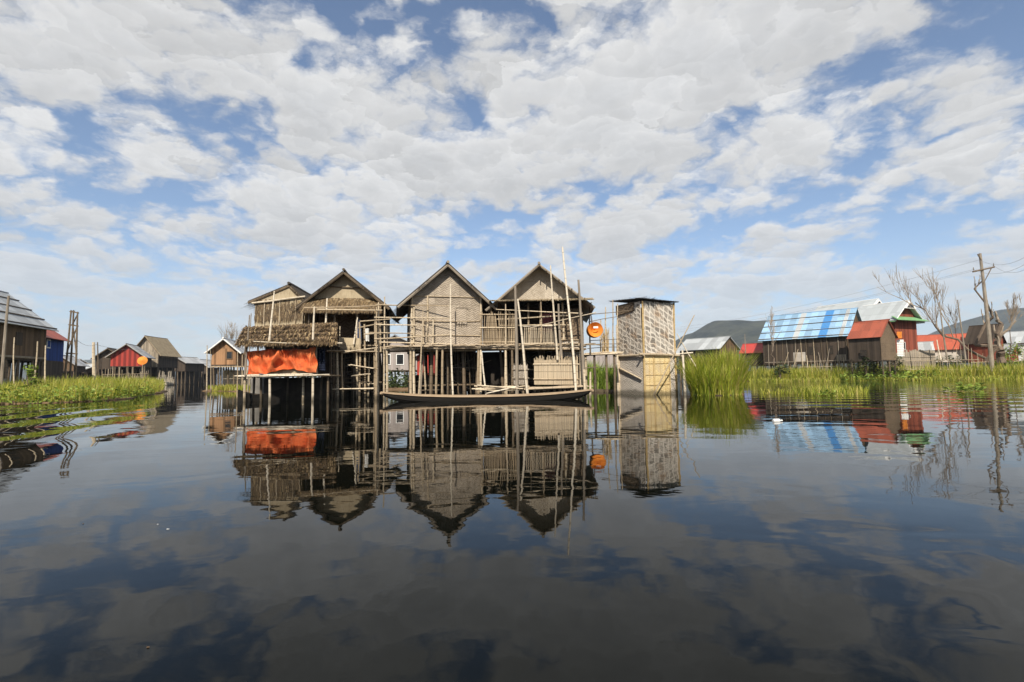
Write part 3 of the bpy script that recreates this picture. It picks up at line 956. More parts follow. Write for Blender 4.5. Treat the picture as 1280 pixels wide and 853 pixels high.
# --- straw walled annex ------------------------------------------------------------
Ya = 24.9
ca = P(349, 412, Ya)
Ta = house('stilt_house', 'straw walled stilt house with slanting top above the orange tarpaulin', (ca.x, Ya, 0), R(6), 2.25, 3.4, ca.z - .25, 1.7, ca.z + 2.15,
           of=.05, os_=.32, front=MAT1, side=MAT1, gable=MAT1, roof=THATD, nst=(4, 3), r=.06, ax=.45, roof_t=.09, barge=BAMD, straw=300, straw_mat=STRAWD)
za = ca.z - .25
fr = MB()
fr.strands((-1.13, -.06, za + .85), (1.13, -.06, za + .95), (1.13, -.055, za + 1.7), (-1.13, -.055, za + 1.75), 900, .3, .02, .03, .25)
Ta.part('straw', fr, STRAW)
for x in (-.7, 0., .75, 1.1):
    Ta.part('wall_batten', MB().pole((x, -.09, za), (x + .03, -.09, za + 1.7), .025, .02), BAM)
Ta.part('top_pole', MB().pole((-1.25, -.14, za + 1.52), (1.25, -.14, za + 1.86), .045, .04), BAML)
Ta.part('wall', MB().slab([(-1.13, -.01, za + 1.4), (1.13, -.01, za + 1.4), (1.13, -.01, za + 1.86), (-1.13, -.01, za + 1.55)], .05), MAT1)

# --- lean-to hut under thatch with the orange tarpaulin -----------------------------------------
Yl = 22.4
e0, e1 = P(296, 432, Yl - .35), P(421, 429, Yl - .35)
b0, b1 = P(306, 412, Yl + 1.3), P(422, 406, Yl + 1.3)
org = Vector(((e0.x + e1.x) / 2, Yl, 0))
Th = Thing('thatched_hut', 'small thatched lean-to hut on posts with the orange sheet front', 'hut', org)
q = [Th.I @ v for v in (e0, e1, b1, b0)]
rf = Th.part('roof', MB().slab(q, .1), THATCH)
st = MB().strands(q[0] + Vector((0, 0, .1)), q[1] + Vector((0, 0, .1)), q[2] + Vector((0, 0, .1)), q[3] + Vector((0, 0, .1)), 4200, .42, .035, .1, .2)
for rw in range(4):
    va, vb = .06 + rw * .24, .12 + rw * .24
    A0, A1 = q[0].lerp(q[3], va), q[1].lerp(q[2], va)
    B0, B1 = q[0].lerp(q[3], vb), q[1].lerp(q[2], vb)
    up_ = Vector((0, 0, .12))
    st.strands(A0 + up_, A1 + up_, B1 + up_, B0 + up_, 520, .34, .04, .16, .0)
st.build('straw', STRAW, rf)
st = MB()
for k in range(650):
    t = max(.02, min(.98, rnd.gauss(.5, .22)))
    p = q[0].lerp(q[1], t) + Vector((0, .02 + rnd.uniform(-.05, .08), .06))
    l = rnd.uniform(.12, .34) * (1.1 - abs(t - .5))
    d = Vector((rnd.uniform(-.09, .09), -rnd.random() * .08, -l))
    w = Vector((.012, 0, 0))
    st.face([p - w, p + w, p + d + w * .3, p + d - w * .3], [(t, 0), (t, 0), (t, 1), (t, 1)])
st.build('straw_fringe', STRAWD, rf)
pl0, pl1 = Th.l(300, 470, Yl), Th.l(413, 471, Yl)
zf = pl0.z
Th.part('floor', MB().slab([(pl0.x, -.05, zf - .06), (pl1.x, -.05, zf - .06), (pl1.x, 1.7, zf - .06), (pl0.x, 1.7, zf - .06)], .06), DECKW)
mb = MB()
for k in range(9):
    mb.pole((pl0.x + rnd.uniform(-.25, .6), -.05 - .02 * k, zf - .02 + rnd.uniform(-.05, .04)), (pl1.x + rnd.uniform(-1.2, .2), -.05 - .02 * k, zf + rnd.uniform(-.05, .05)), .026, .02, .02, 5)
Th.part('edge_poles', mb, BAML)
for px, yy, m in ((306, 0, BAM), (318, .9, BAMD), (326, .5, BAMD), (337, -.05, BAML), (391, -.05, BAML), (379, .8, BAM), (410, .2, BAMD), (402, 1.2, BAMD), (360, 1.5, BAMD)):
    x = Th.l(px, 480, Yl + yy).x
    Th.part('post', MB().pole((x + rnd.uniform(-.08, .08), yy, -.6), (x, yy, zf - .03), .055, .05), m)
for px in (309, 396):
    x = Th.l(px, 450, Yl + .1).x
    Th.part('roof_post', MB().pole((x, .05, zf), (x, .0, q[0].z + .05), .045, .04), BAM)
for px in (307, 414):
    x = Th.l(px, 440, Yl + 1.2).x
    Th.part('roof_post', MB().pole((x, 1.2, zf), (x, 1.2, q[2].z), .045, .04), BAMD)
x0, x1 = Th.l(312, 450, Yl).x, Th.l(397, 450, Yl).x
Th.part('wall', MB().slab([(x0, 1.45, zf), (x1, 1.45, zf), (x1, 1.45, zf + 1.7), (x0, 1.45, zf + 1.7)], .04), INSIDE)  # near-black wall colour paints the hut's dim inside
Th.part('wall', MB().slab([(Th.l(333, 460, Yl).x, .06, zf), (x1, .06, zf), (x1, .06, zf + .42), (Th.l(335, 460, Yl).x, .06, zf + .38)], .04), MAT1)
Th.part('back_panel', MB().box((Th.l(330, 480, Yl + 1.6).x, 1.62, -.1), (Th.l(412, 480, Yl + 1.6).x, 1.68, zf - .1)), INSIDE)  # dark sheet added for shade beneath the hut floor
Th.part('back_panel', MB().box((Th.l(313, 480, Yl + 1.9).x, 1.9, .05), (Th.l(330, 480, Yl + 1.9).x, 1.96, zf - .1)), CONC)

# tarpaulin : draped sheet
mb = MB()
NX, NZ = 70, 26
zt, zb = P(350, 436, Yl - .06).z, P(350, 468, Yl - .06).z
xa, xb = P(311, 450, Yl - .06).x, P(397, 450, Yl - .06).x
gr = []
for i in range(NX + 1):
    u = i / NX
    row = []
    lo = zb + (.22 * math.exp(-((u - .62) / .26) ** 2)) + .02 * math.sin(u * 40)
    hi = zt - .07 * abs(math.sin(u * math.pi * 3.)) + (.06 if u > .9 else 0) - .1 * math.exp(-((u - .0) / .1) ** 2)
    for j in range(NZ + 1):
        v = j / NZ
        diag = u - .33 - .18 * v
        yb = .05 * math.sin(u * 23 + 2.5 * math.sin(v * 4)) * (1 - .5 * v) + .03 * math.sin(u * 51 + v * 6) - .26 * math.exp(-(diag / .05) ** 2) * math.sin(v * 2.6) \
            - .08 * math.exp(-((u - .88 - .06 * v) / .035) ** 2) - .05 * math.sin(v * 9 + u * 7 + math.sin(u * 9)) * math.sin(math.pi * v)
        row.append(Vector((xa + (xb - xa) * u + .03 * math.sin(v * 5 + u * 13), Yl - .2 + yb * 1.35, lo + (hi - lo) * v)))
    gr.append(row)
for i in range(NX):
    for j in range(NZ):
        mb.face([gr[i][j], gr[i + 1][j], gr[i + 1][j + 1], gr[i][j + 1]], [(i / NX, j / NZ), ((i + 1) / NX, j / NZ), ((i + 1) / NX, (j + 1) / NZ), (i / NX, (j + 1) / NZ)])
to = mb.build('tarpaulin', TARP, origin=(xa, Yl, zt), smooth=True)
md = to.modifiers.new('s', 'SOLIDIFY')
md.thickness = .006
tag(to, 'bright orange tarpaulin draped across the front of thatched lean-to', 'tarpaulin')


def cloth(label, p0, p1, Y, mat, folds=3, name='hanging_cloth', th=.006):
    a, b = P(*p0, Y), P(*p1, Y)
    mb = MB()
    N, K = 18, 10
    g = [[Vector((a.x + (b.x - a.x) * i / N, Y + .05 * math.sin(i / N * folds * 6.28 + j * .15), a.z + (b.z - a.z) * j / K + .02 * math.sin(i) * (j == K))) for j in range(K + 1)] for i in range(N + 1)]
    for i in range(N):
        for j in range(K):
            mb.face([g[i][j + 1], g[i + 1][j + 1], g[i + 1][j], g[i][j]], [(0, 0), (1, 0), (1, 1), (0, 1)])
    o = mb.build(name, mat, origin=a, smooth=True)
    md = o.modifiers.new('s', 'SOLIDIFY')
    md.thickness = th
    return tag(o, label, 'cloth')


cloth('dark navy cloth hanging beside the orange tarpaulin', (397, 436), (406, 464), Yl + .1, BLUEC, 2)
cloth('faded pink cloth hanging inside the verandah', (678, 392), (692, 416), Y3 + .6, PINK, 3)
cloth('blue cloth hanging in the dark thatched porch', (446, 400), (451, 430), Y1 - .5, SKYC, 1)
cloth('white cloth hanging beside blue one in thatched porch', (455, 411), (461, 427), Y1 - .5, WHITET, 1)
# straw bundle on porch edge
mb = MB()
a, b = P(427, 432, Y1 - 1.0), P(452, 432, Y1 - 1.0)
mb.slab([(a.x, Y1 - 1.15, a.z), (b.x, Y1 - 1.15, a.z), (b.x, Y1 - 1.12, a.z + .32), (a.x, Y1 - 1.12, a.z + .36)], .05)
mb.strands((a.x, Y1 - 1.17, a.z - .05), (b.x, Y1 - 1.17, a.z - .05), (b.x, Y1 - 1.14, a.z + .33), (a.x, Y1 - 1.14, a.z + .37), 300, .25, .015, .03, .2)
tag(mb.build('straw_mat', MAT1, origin=(a.x, Y1 - 1.1, a.z)), 'pale straw mat hung over the dark porch edge', 'mat')

# --- drying rack between thatched house and plain mat house ------------------------------------
Tr = Thing('bamboo_rack', 'tall open bamboo rack of posts and thin rails beside thatched porch', 'rack', G(478, 23.2))
for px, t, bt, yy in ((470, 384, 505, 0), (473, 378, 503, .25), (480, 371, 503, 0), (484, 402, 503, .3), (476, 405, 440, .12)):
    a, b = Tr.l(px, bt, 23.2 + yy), Tr.l(px + rnd.uniform(-1, 1), t, 23.2 + yy)
    Tr.part('post', MB().pole((a.x, yy, -.5 if bt > 490 else a.z), (b.x, yy, b.z), .045, .03), BAM)
for p0, p1 in (((470, 381), (563, 383)), ((468, 397), (566, 398)), ((470, 406), (532, 407)), ((462, 416), (516, 417)), ((468, 424), (566, 419)), ((474, 428), (566, 430)), ((380, 385), (474, 382)), ((396, 387), (478, 388)), ((448, 410), (478, 404)), ((455, 418), (484, 416)), ((450, 402), (489, 399))):
    a, b = Tr.l(*p0, 23.15), Tr.l(*p1, 23.15)
    Tr.part('rail', MB().pole((a.x, -.06, a.z), (b.x, -.06, b.z), .03, .02, .008), BAM)
for px in (517, 529, 541):
    a, b = Tr.l(px, 432, 23.2), Tr.l(px + .5, 384 if px == 517 else 398, 23.2)
    Tr.part('post', MB().pole((a.x, 0, a.z), (b.x, 0, b.z), .035, .03), BAM)
# shelves of poles below the porch
Ts = Thing('bamboo_scaffold', 'low bamboo scaffold with plank shelves under the thatched porch', 'scaffold', G(445, 23.6))
for px, t in ((419, 438), (425, 440), (447, 402), (453, 405), (467, 440)):
    a = Ts.l(px, 500, 23.6)
    b = Ts.l(px + rnd.uniform(0, 3), t, 23.6)
    Ts.part('post', MB().pole((a.x, rnd.uniform(0, .5), -.5), (b.x, 0.1, b.z), .055, .04), BAM)
for p0, p1 in (((405, 439), (480, 440)), ((417, 487), (462, 486)), ((436, 456), (470, 461)), ((440, 470), (460, 468)), ((430, 441), (475, 434))):
    a, b = Ts.l(*p0, 23.5), Ts.l(*p1, 23.5)
    mb = MB()
    for k in range(4):
        mb.pole((a.x + rnd.uniform(-.15, .15), -.1 + k * .1, a.z + rnd.uniform(-.02, .02)), (b.x + rnd.uniform(-.15, .15), -.1 + k * .1, b.z + rnd.uniform(-.02, .02)), .03, .025, .015, 5)
    Ts.part('shelf', mb, BAM)

# --- single poles standing in the water ---------------------------------------------------------
GP = 'bamboo poles planted round the stilt houses'
for lab, t, b, Y, r, m in (
    ('long pale pole rising from the thatch of tarpaulin hut', (343, 364), (336, 432), 22.0, .045, BAML),
    ('pale upright pole at right end of the tarpaulin hut roof', (393, 384), (391, 432), 22.0, .05, BAML),
    ('short pale pole leaning on the straw gable of the porch house', (409, 373), (407, 408), 24.4, .05, BAML),
    ('dark grey pole at left corner of tarpaulin hut', (312, 394), (306, 470), 22.1, .04, GREYW),
    ('thin pole standing left of tarpaulin hut in water', (297, 440), (296, 496), 22.2, .03, BAM),
    ('pale slanting pole in the dark thatched porch', (447, 397), (442, 431), 24.3, .04, BAML),
    ('pole holding the porch corner left of blue cloth', (425, 408), (424, 434), 24.3, .035, BAM),
    ('tall thin pole before the middle of plain mat wall', (563, 355), (567, 494), 22.5, .045, BAML),
    ('pale leaning pole at left of the plain mat wall', (529, 386), (522, 494), 22.5, .04, BAM),
    ('pale pole leaning under the deck right of plain mat wall', (602, 440), (609, 494), 22.5, .045, BAML),
    ('thin pole under the deck between two gabled houses', (632, 380), (632, 492), 23.0, .035, BAM),
    ('thick grey pole, left one of leaning pair by verandah', (644, 358), (646, 478), 22.35, .085, GREYW),
    ('pale leaning pole crossing before the mat screen', (647, 374), (662, 486), 22.2, .065, BAML),
    ('slim tall pole reaching the right eave of diamond gable', (688, 332), (697, 450), 22.6, .05, BAML),
    ('tallest pole in front of the verandah house', (703, 309), (721, 484), 22.2, .06, BAML),
    ('grey pole rising past verandah end beside orange drum', (723, 350), (733, 490), 22.3, .075, GREYW),
    ('dull pole right of the slim tall verandah pole', (698, 380), (702, 448), 22.8, .065, GREYW),
    ('short thin pole in front of the verandah railing', (676, 377), (677, 432), 23.2, .035, BAM),
):
    pole_thing(lab, t, b, Y, r, m, GP, to_water=(b[1] > 470))
for lab, t, b, Y, r, m in (
    ('long bamboo rod lying along the tarpaulin hut thatch', (317, 427), (428, 429), 21.85, .03, BAML),
    ('pale bamboo rod slung from verandah pole towards walkway', (660, 411), (745, 391), 22.4, .022, BAML),
    ('thin bamboo rail crossing the open verandah front', (620, 387), (728, 392), 22.9, .028, BAM),
    ('crooked pole sagging low above water behind canoe', (608, 492), (648, 483), 22.3, .035, BAML),
):
    pole_thing(lab, t, b, Y, r, m, GP, name='bamboo_rod', bend=.02)
for lab, t, b, Y, r in (
    ('dark mooring post nearest the canoe tip by walkway', (744, 462), (745, 503), 21.6, .05),
    ('pale short mooring post touching the canoe tip', (738, 465), (737, 503), 20.9, .06),
    ('slightly taller pale post left of canoe tip', (730, 462), (732, 503), 21.3, .07),
):
    pole_thing(lab, t, b, Y, r, BAM if 'pale' in lab else BAMD, 'mooring posts', to_water=True, name='mooring_post')

# --- walkway to the latrine -----------------------------------------------------------------
Yw_ = 24.6
Tw = Thing('walkway', 'narrow raised bamboo walkway between verandah and latrine', 'walkway', G(755, Yw_))
a, b = Tw.l(728, 443, Yw_), Tw.l(778, 441, Yw_)
Tw.part('deck_slats', MB().slab([(a.x, -.1, a.z - .06), (b.x, -.1, b.z - .06), (b.x, .9, b.z - .06), (a.x, .9, a.z - .06)], .06), DECKW)
mb = MB()
for k in range(9):
    mb.pole((a.x + rnd.uniform(-.1, .3), -.12 + .03 * k, a.z - .03 + rnd.uniform(-.07, .06)), (b.x + rnd.uniform(-.3, .1), -.12 + .03 * k, b.z - .02 + rnd.uniform(-.06, .06)), .025, .02, .02, 5)
Tw.part('edge_poles', mb, BAM)
for p0, p1 in (((734, 436), (774, 434)), ((734, 431), (776, 430)), ((738, 426), (774, 424)), ((726, 395), (790, 388)), ((735, 403), (772, 396))):
    u, v = Tw.l(*p0, Yw_), Tw.l(*p1, Yw_)
    Tw.part('rail', MB().pole((u.x, -.05, u.z), (v.x, -.05, v.z), .018, .015, .02, 5), BAMD)
for px, t, m in ((743, 442, BAMD), (758, 442, BAMD), (768, 442, BAMD), (732, 442, BAM)):
    q_ = Tw.l(px, t, Yw_)
    Tw.part('post', MB().pole((q_.x, .05, -.5), (q_.x, .05, q_.z), .06, .055), m)
for px, t in ((766, 375), (772, 380), (757, 384), (751, 400)):
    q_, q2 = Tw.l(px, 442, Yw_ + .3), Tw.l(px, t, Yw_ + .3)
    Tw.part('railing_post', MB().pole((q_.x, .3, q_.z), (q2.x, .3, q2.z), .035, .025), BAM)
# golden sacks of reed leaning behind
mb = MB()
a = P(757, 442, Yw_ + .5)
for k in range(60):
    mb.pole((a.x + rnd.uniform(-.16, .16), Yw_ + .5 + rnd.uniform(-.1, .1), a.z), (a.x + rnd.uniform(-.22, .22), Yw_ + .5 + rnd.uniform(-.15, .15), a.z + rnd.uniform(.9, 1.3)), .015, .006, .02, 4, 2)
tag(mb.build('reed_bundle', BAMY, origin=a), 'upright reed bundle standing on the walkway beside orange drum', 'bundle')

# orange drum
c = P(743, 413, 24.2)
To = Thing('drum', 'round orange drum with white label hung above the walkway', 'drum', c)
mb = MB()
rr_ = .355
prof = [(-.0, .05), (-.30, .9), (-.33, .97), (-.30, 1.), (-.2, 1.0), (-.05, 1.02), (.05, 1.), (.2, 1.), (.3, .97), (.32, .9), (.3, .05)]
NS = 32
for (y0, k0), (y1, k1) in zip(prof, prof[1:]):
    for i in range(NS):
        t0, t1 = 6.2832 * i / NS, 6.2832 * (i + 1) / NS
        mb.face([(rr_ * k0 * math.cos(t0), y0, rr_ * k0 * math.sin(t0)), (rr_ * k0 * math.cos(t1), y0, rr_ * k0 * math.sin(t1)),
                 (rr_ * k1 * math.cos(t1), y1, rr_ * k1 * math.sin(t1)), (rr_ * k1 * math.cos(t0), y1, rr_ * k1 * math.sin(t0))], [(0, 0), (1, 0), (1, 1), (0, 1)])
mb = mb
To.part('shell', mb, ORDRUM, smooth=True)
lb = MB()
lb.slab([(-.10, -.352, .06), (.12, -.352, .06), (.12, -.348, .15), (-.10, -.348, .15)], .006)
To.part('label', lb, WHITET)
To.part('cord', MB().pole((-.12, -.1, .3), (-.16, -.1, .72), .04, .03), ROPE)
# dark post the cord is tied to
pole_thing('dark post carrying the hung orange drum', (737, 380), (738, 442), 24.35, .04, BAMD, name='post')

# --- latrine ---------------------------------------------------------------------------------
near = G(806, 24.6)
TL = Thing('latrine', 'tall narrow latrine with black and white woven walls', 'latrine', near, R(25))
Wd, Dp = 1.95, 1.9
zb_, zt_ = P(806, 443, 24.6).z, P(806, 376, 24.6).z
zt_ = zt_ - .02


def lp(*v):
    return Vector(v)


TL.part('wall', MB().slab([(0, 0, zb_), (Wd, 0, zb_), (Wd - .06, 0, zt_ - .02), (-.05, 0, zt_ + .02)], .03), LATT)
TL.part('wall', MB().slab([(-.03, Dp, zb_), (-.03, 0.03, zb_), (-.08, 0.03, zt_), (-.03, Dp, zt_)], .03), LATT)
TL.part('wall', MB().slab([(Wd + .0, .03, zb_), (Wd, Dp, zb_), (Wd, Dp, zt_), (Wd, .03, zt_)], .03), LATT)
TL.part('wall', MB().slab([(Wd, Dp, -.3), (0, Dp, -.3), (0, Dp, zt_), (Wd, Dp, zt_)], .03), GREYM)
TL.part('wall', MB().slab([(-.12, Dp, zt_ - .5), (-.12, 0.5, zt_ - .42), (-.12, .5, zt_ + .02), (-.12, Dp, zt_)], .03), MATD)  # dark strip paints the shade high on this side wall
TL.part('lower_wall', MB().slab([(.02, .01, -.3), (Wd - .42, .01, -.3), (Wd - .42, .01, zb_ - .02), (.02, .01, zb_ - .02)], .03), GOLD)
TL.part('lower_wall', MB().slab([(Wd - .42, .02, -.3), (Wd - .02, .02, -.3), (Wd - .02, .02, zb_ - .05), (Wd - .42, .02, zb_ - .05)], .03), GREYM)
TL.part('lower_wall', MB().slab([(.0, Dp, -.3), (.0, .05, -.3), (.0, .05, zb_ - .03), (.0, Dp, zb_ - .03)], .03), GREYM)
TL.part('lower_wall', MB().slab([(Wd + .01, .05, -.3), (Wd + .01, Dp, -.3), (Wd + .01, Dp, zb_), (Wd + .01, .05, zb_)], .03), GOLD)
for x, y, m, t in ((-.02, -.06, BAMY, 0), (Wd, -.05, BAMY, 0), (-.05, Dp, BAM, 0), (Wd, Dp, BAM, 0), (-.2, Dp - .1, BAML, -1.), (-.25, Dp + .15, BAM, -1.6), (.55, -.06, BAMY, -2.6), (Wd - .42, -.06, BAMY, -2.6)):
    TL.part('post', MB().pole((x, y, -.5), (x, y, zt_ + t), .06 if t > -2 else .025, .045 if t > -2 else .02, .008), m)
for x in (.3, .62, .95, 1.25):
    TL.part('slat', MB().pole((x, -.035, -.4), (x + .02, -.035, zb_ - .06), .012, .012), BAMY)
for z in (.45, .95, 1.5):
    TL.part('slat', MB().pole((.02, -.04, z), (Wd - .45, -.04, z + rnd.uniform(-.05, .05)), .012, .012), BAMY)
TL.part('band_pole', MB().pole((-.35, -.1, zb_ - .0), (Wd + .45, -.13, zb_ - .08), .06, .045, .012), BAM)
TL.part('band_pole', MB().pole((-.12, Dp + .3, zb_ + .02), (-.13, -.2, zb_ - .05), .06, .045, .02), BAM)
TL.part('brace', MB().pole((-.12, Dp - .05, zb_ - .6), (-.1, .1, .75), .05, .04, .01), BAM)
roofp = [(-.28, -.16, zt_ + .08), (Wd + .2, -.16, zt_ + .02), (Wd + .12, Dp + .15, zt_ + .2), (-.3, Dp + .2, zt_ + .24)]
ro = TL.part('roof', MB().slab(roofp, .03), THATD)
mb = MB()
for k in range(420):
    s_ = k % 3
    t = rnd.random()
    e = (roofp[0], roofp[1]) if s_ < 2 else (roofp[3], roofp[0])
    p = Vector(e[0]).lerp(Vector(e[1]), t) + Vector((0, 0, .03))
    o = Vector((rnd.uniform(-.1, .1), -1, rnd.uniform(-.5, .35))) if s_ < 2 else Vector((-1, rnd.uniform(-.3, .3), rnd.uniform(-.5, .35)))
    l = rnd.uniform(.06, .2) * (1.4 if s_ == 2 or t < .4 else .7)
    w = Vector((.02, .02, 0))
    d = o * l
    mb.face([p - d * .5 - w, p - d * .5 + w, p + d + w * .3, p + d - w * .3], [(t, 0), (t, 0), (t, 1), (t, 1)])
mb.build('ragged_thatch', STRAWD, ro)
GX = 'loose poles leaning by the latrine'
pole_thing('long pole slanting across the golden latrine wall', (868, 394), (817, 494), 24.3, .035, BAM, GX, Y2=24.0, bend=.004)
pole_thing('thin pole slanting down right into the reeds', (846, 417), (873, 464), 24.2, .03, BAML, GX, Y2=24.2)
pole_thing('upright pale post between latrine and reed clump', (853, 438), (857, 497), 24.0, .07, BAML, GX, to_water=True)
pole_thing('short pale crosspiece on the post beside reed clump', (844, 443), (866, 441), 23.95, .03, BAML, GX)

# --- canoe -----------------------------------------------------------------------------------
cb0, cb1 = G(476, 20.6), G(741, 20.9)
mid = (cb0 + cb1) / 2
Tc = Thing('canoe', 'long dark wooden canoe moored below the gabled houses', 'boat', mid, math.atan2(cb1.y - cb0.y, cb1.x - cb0.x))
Lc = (cb1 - cb0).length
NSEG = 48
def sheer(t):
    e = abs(2 * t - 1)
    return .19 + .2 * e ** 2.4
def half(t):
    e = abs(2 * t - 1)
    return .46 * (1 - e ** 3.2) + .02
def keel(t):
    e = abs(2 * t - 1)
    return -.16 + (sheer(t) + .08) * e ** 5
mb, rim, ins = MB(), MB(), MB()
secs = []
for i in range(NSEG + 1):
    t = i / NSEG
    x = (t - .5) * Lc
    h, k, s_ = half(t), keel(t), sheer(t)
    secs.append((x, h, k, s_))
def ring(sec, inset=0.):
    x, h, k, s_ = sec
    h = max(.004, h - inset)
    k = k + inset * 1.2
    return [Vector((x, -h, s_)), Vector((x, -h * .92, k + (s_ - k) * .4)), Vector((x, -h * .6, k + .04)), Vector((x, 0, k)), Vector((x, h * .6, k + .04)), Vector((x, h * .92, k + (s_ - k) * .4)), Vector((x, h, s_))]
for a_, b_2 in zip(secs, secs[1:]):
    ra, rb = ring(a_), ring(b_2)
    ia, ib = ring(a_, .035), ring(b_2, .035)
    for j in range(6):
        mb.face([ra[j], ra[j + 1], rb[j + 1], rb[j]], [(a_[0], j * .15), (a_[0], j * .15 + .15), (b_2[0], j * .15 + .15), (b_2[0], j * .15)])
        ins.face([ib[j], ib[j + 1], ia[j + 1], ia[j]], [(b_2[0], j * .15), (b_2[0], j * .15 + .15), (a_[0], j * .15 + .15), (a_[0], j * .15)])
    for s0 in (-1, 1):
        p, q_ = Vector((a_[0], s0 * a_[1], a_[3])), Vector((b_2[0], s0 * b_2[1], b_2[3]))
        o = Vector((0, .035, 0))
        up = Vector((0, 0, .028))
        A = [p - o - up, p + o - up, p + o + up, p - o + up]
        B = [q_ - o - up, q_ + o - up, q_ + o + up, q_ - o + up]
        for j in range(4):
            w = (j + 1) % 4
            rim.face([A[j], B[j], B[w], A[w]], [(j * .08, a_[0]), (j * .08, b_2[0]), (j * .08 + .08, b_2[0]), (j * .08 + .08, a_[0])])
Tc.part('hull', mb, HULL, smooth=True)
Tc.part('inner_hull', ins, DARKW, smooth=True)
Tc.part('gunwale', rim, GUNW)
for t in (.12, .3, .5, .7, .88):
    x = (t - .5) * Lc
    Tc.part('thwart', MB().box((x - .08, -half(t) + .04, sheer(t) - .07), (x + .08, half(t) - .04, sheer(t) - .03)), GUNW)
for t in (.015, .985):
    x = (t - .5) * Lc
    sg = 1 if t > .5 else -1
    Tc.part('bow_tip', MB().box((x - .16, -.05, sheer(t) - .06), (x + .16, .05, sheer(t) + .01)), GUNW)

# a second small dark boat under the tarpaulin hut
Tb = Thing('canoe', 'small dark boat end poking out under the tarpaulin hut', 'boat', G(322, 23.2), R(8))
mb = MB()
sg = []
for i in range(13):
    t = i / 12
    x = -.9 + 1.9 * t
    h = .32 * (1 - abs(2 * t - 1) ** 2.5) + .01
    s_ = .3 + .25 * abs(2 * t - 1) ** 2
    sg.append([Vector((x, -h, s_)), Vector((x, -h * .7, .0)), Vector((x, 0, -.12)), Vector((x, h * .7, 0)), Vector((x, h, s_))])
for ra, rb in zip(sg, sg[1:]):
    for j in range(4):
        mb.face([ra[j], ra[j + 1], rb[j + 1], rb[j]], [(0, 0), (0, .2), (.2, .2), (.2, 0)])
Tb.part('hull', mb, HULL)
Tb.part('thwart', MB().box((-.1, -.25, .26), (.06, .25, .3)), GUNW)

# ------------------------------------------------------------------ background houses, right bank
def zat(px, py, Y):
    return P(px, py, Y).z


def corner(px, Y, off, rz):
    "root when the near left eave corner is seen at px"
    c = G(px, Y)
    return Vector((c.x + off * math.cos(rz), c.y + off * math.sin(rz), 0))


rz = R(40)
ro_ = corner(1060, 64, 3.7, rz)
ez, rz_ = zat(1060, 421, 64), zat(1081, 386, 66.3)
TBH = house('longhouse', 'long dark house under patchwork blue metal roof with cross poles', ro_, rz, 6.4, 10.4, zat(1060, 452, 64), ez - zat(1060, 452, 64) + .55, rz_, of=.4, ob=.5, os_=.5,
            front=BROWNW, side=DARKW, gable=BROWNW, roof=TINB, stilt=BAMD, nst=(4, 7), r=.12, battens=4, roof_t=.05)  # long walls coloured darker than the gable to paint eave shade
# the strong blue strip and dark shutters on the long side
hw, os_, wl = 3.2, .5, ez - zat(1060, 452, 64) + .55
flo = zat(1060, 452, 64)
topz = flo + wl
sl = (rz_ - topz) / hw
A, Bp = Vector((-hw - os_, 0, topz - os_ * sl)), Vector((0, 0, rz_))
nn = Vector((-sl, 0, 1)).normalized() * .065
def strip(y0, y1, mat, name='roof_sheet'):
    TBH.part(name, MB().slab([A + nn + Vector((0, y1, 0)), A + nn + Vector((0, y0, 0)), Bp + nn + Vector((0, y0, 0)), Bp + nn + Vector((0, y1, 0))], .02), mat)
strip(2.2, 3.15, TINBB)
strip(.3, .75, TINP)
strip(5.6, 6.3, TINP)
for y in (1.6, 3.6):
    TBH.part('shutter', MB().box((-hw - .09, y, flo + 1.0), (-hw - .055, y + .8, flo + 2.1)), INSIDE)
for k in range(12):
    y = .3 + k * .85 + rnd.uniform(-.25, .25)
    TBH.part('wall_post', MB().pole((-hw - .14, y, flo - .6), (-hw - .12, y + rnd.uniform(-.15, .15), topz - .3), rnd.uniform(.04, .07), .04, .01, 5, 3), rnd.choice((GREYW, BAM, BAMD)))
for k in range(5):
    y = rnd.uniform(.5, 9)
    TBH.part('leaning_pole', MB().pole((-hw - .5, y, flo - 1.2), (-hw - .2, y + rnd.uniform(-1.6, 1.6), flo + rnd.uniform(.8, 1.9)), .05, .04, .01, 5, 3), rnd.choice((GREYW, BAM)))
TBH.part('wall_patch', MB().box((-hw - .08, 4.9, flo + .2), (-hw - .055, 6.4, flo + 1.4)), GREYM)
TBH.part('wall_patch', MB().box((-hw - .08, .2, flo + .1), (-hw - .055, 1.3, flo + .9)), FENCEW)
TBH.part('rail', MB().box((-hw - .12, -.2, flo + .1), (-hw - .04, 10.2, flo + .2)), GREYW)
rz = R(31)
ro_ = corner(1101, 57.5, 2.2, rz)
fl = zat(1101, 450, 57.5)
TRA = house('house', 'small grey board house with rusty red roof joined to longhouse', ro_, rz, 3.5, 3.3, fl, zat(1101, 422, 57.5) - fl + .3, zat(1112, 401, 59), of=.25, ob=.1, os_=.3,
            front=MATD, side=DARKW, gable=MATD, roof=TINR, nst=(3, 3), r=.1, battens=0)
TRA.part('shutter', MB().box((-2.04, 1.3, fl + .5), (-2.005, 2.0, fl + 1.2)), INSIDE)
ro_ = corner(967, 73, 2.4, R(52))
fl = zat(967, 456, 73)
house('shed', 'low shed with bright red roof at left end of longhouse', ro_, R(52), 4.2, 4.3, fl, zat(967, 443, 73) - fl + .4, zat(966, 429, 74), of=.2, ob=.2, os_=.3, front=DARKW, side=DARKW, roof=TINR2, nst=(3, 3), r=.08)
ro_ = corner(899, 66, 2.6, R(38))
fl = zat(899, 458, 66)
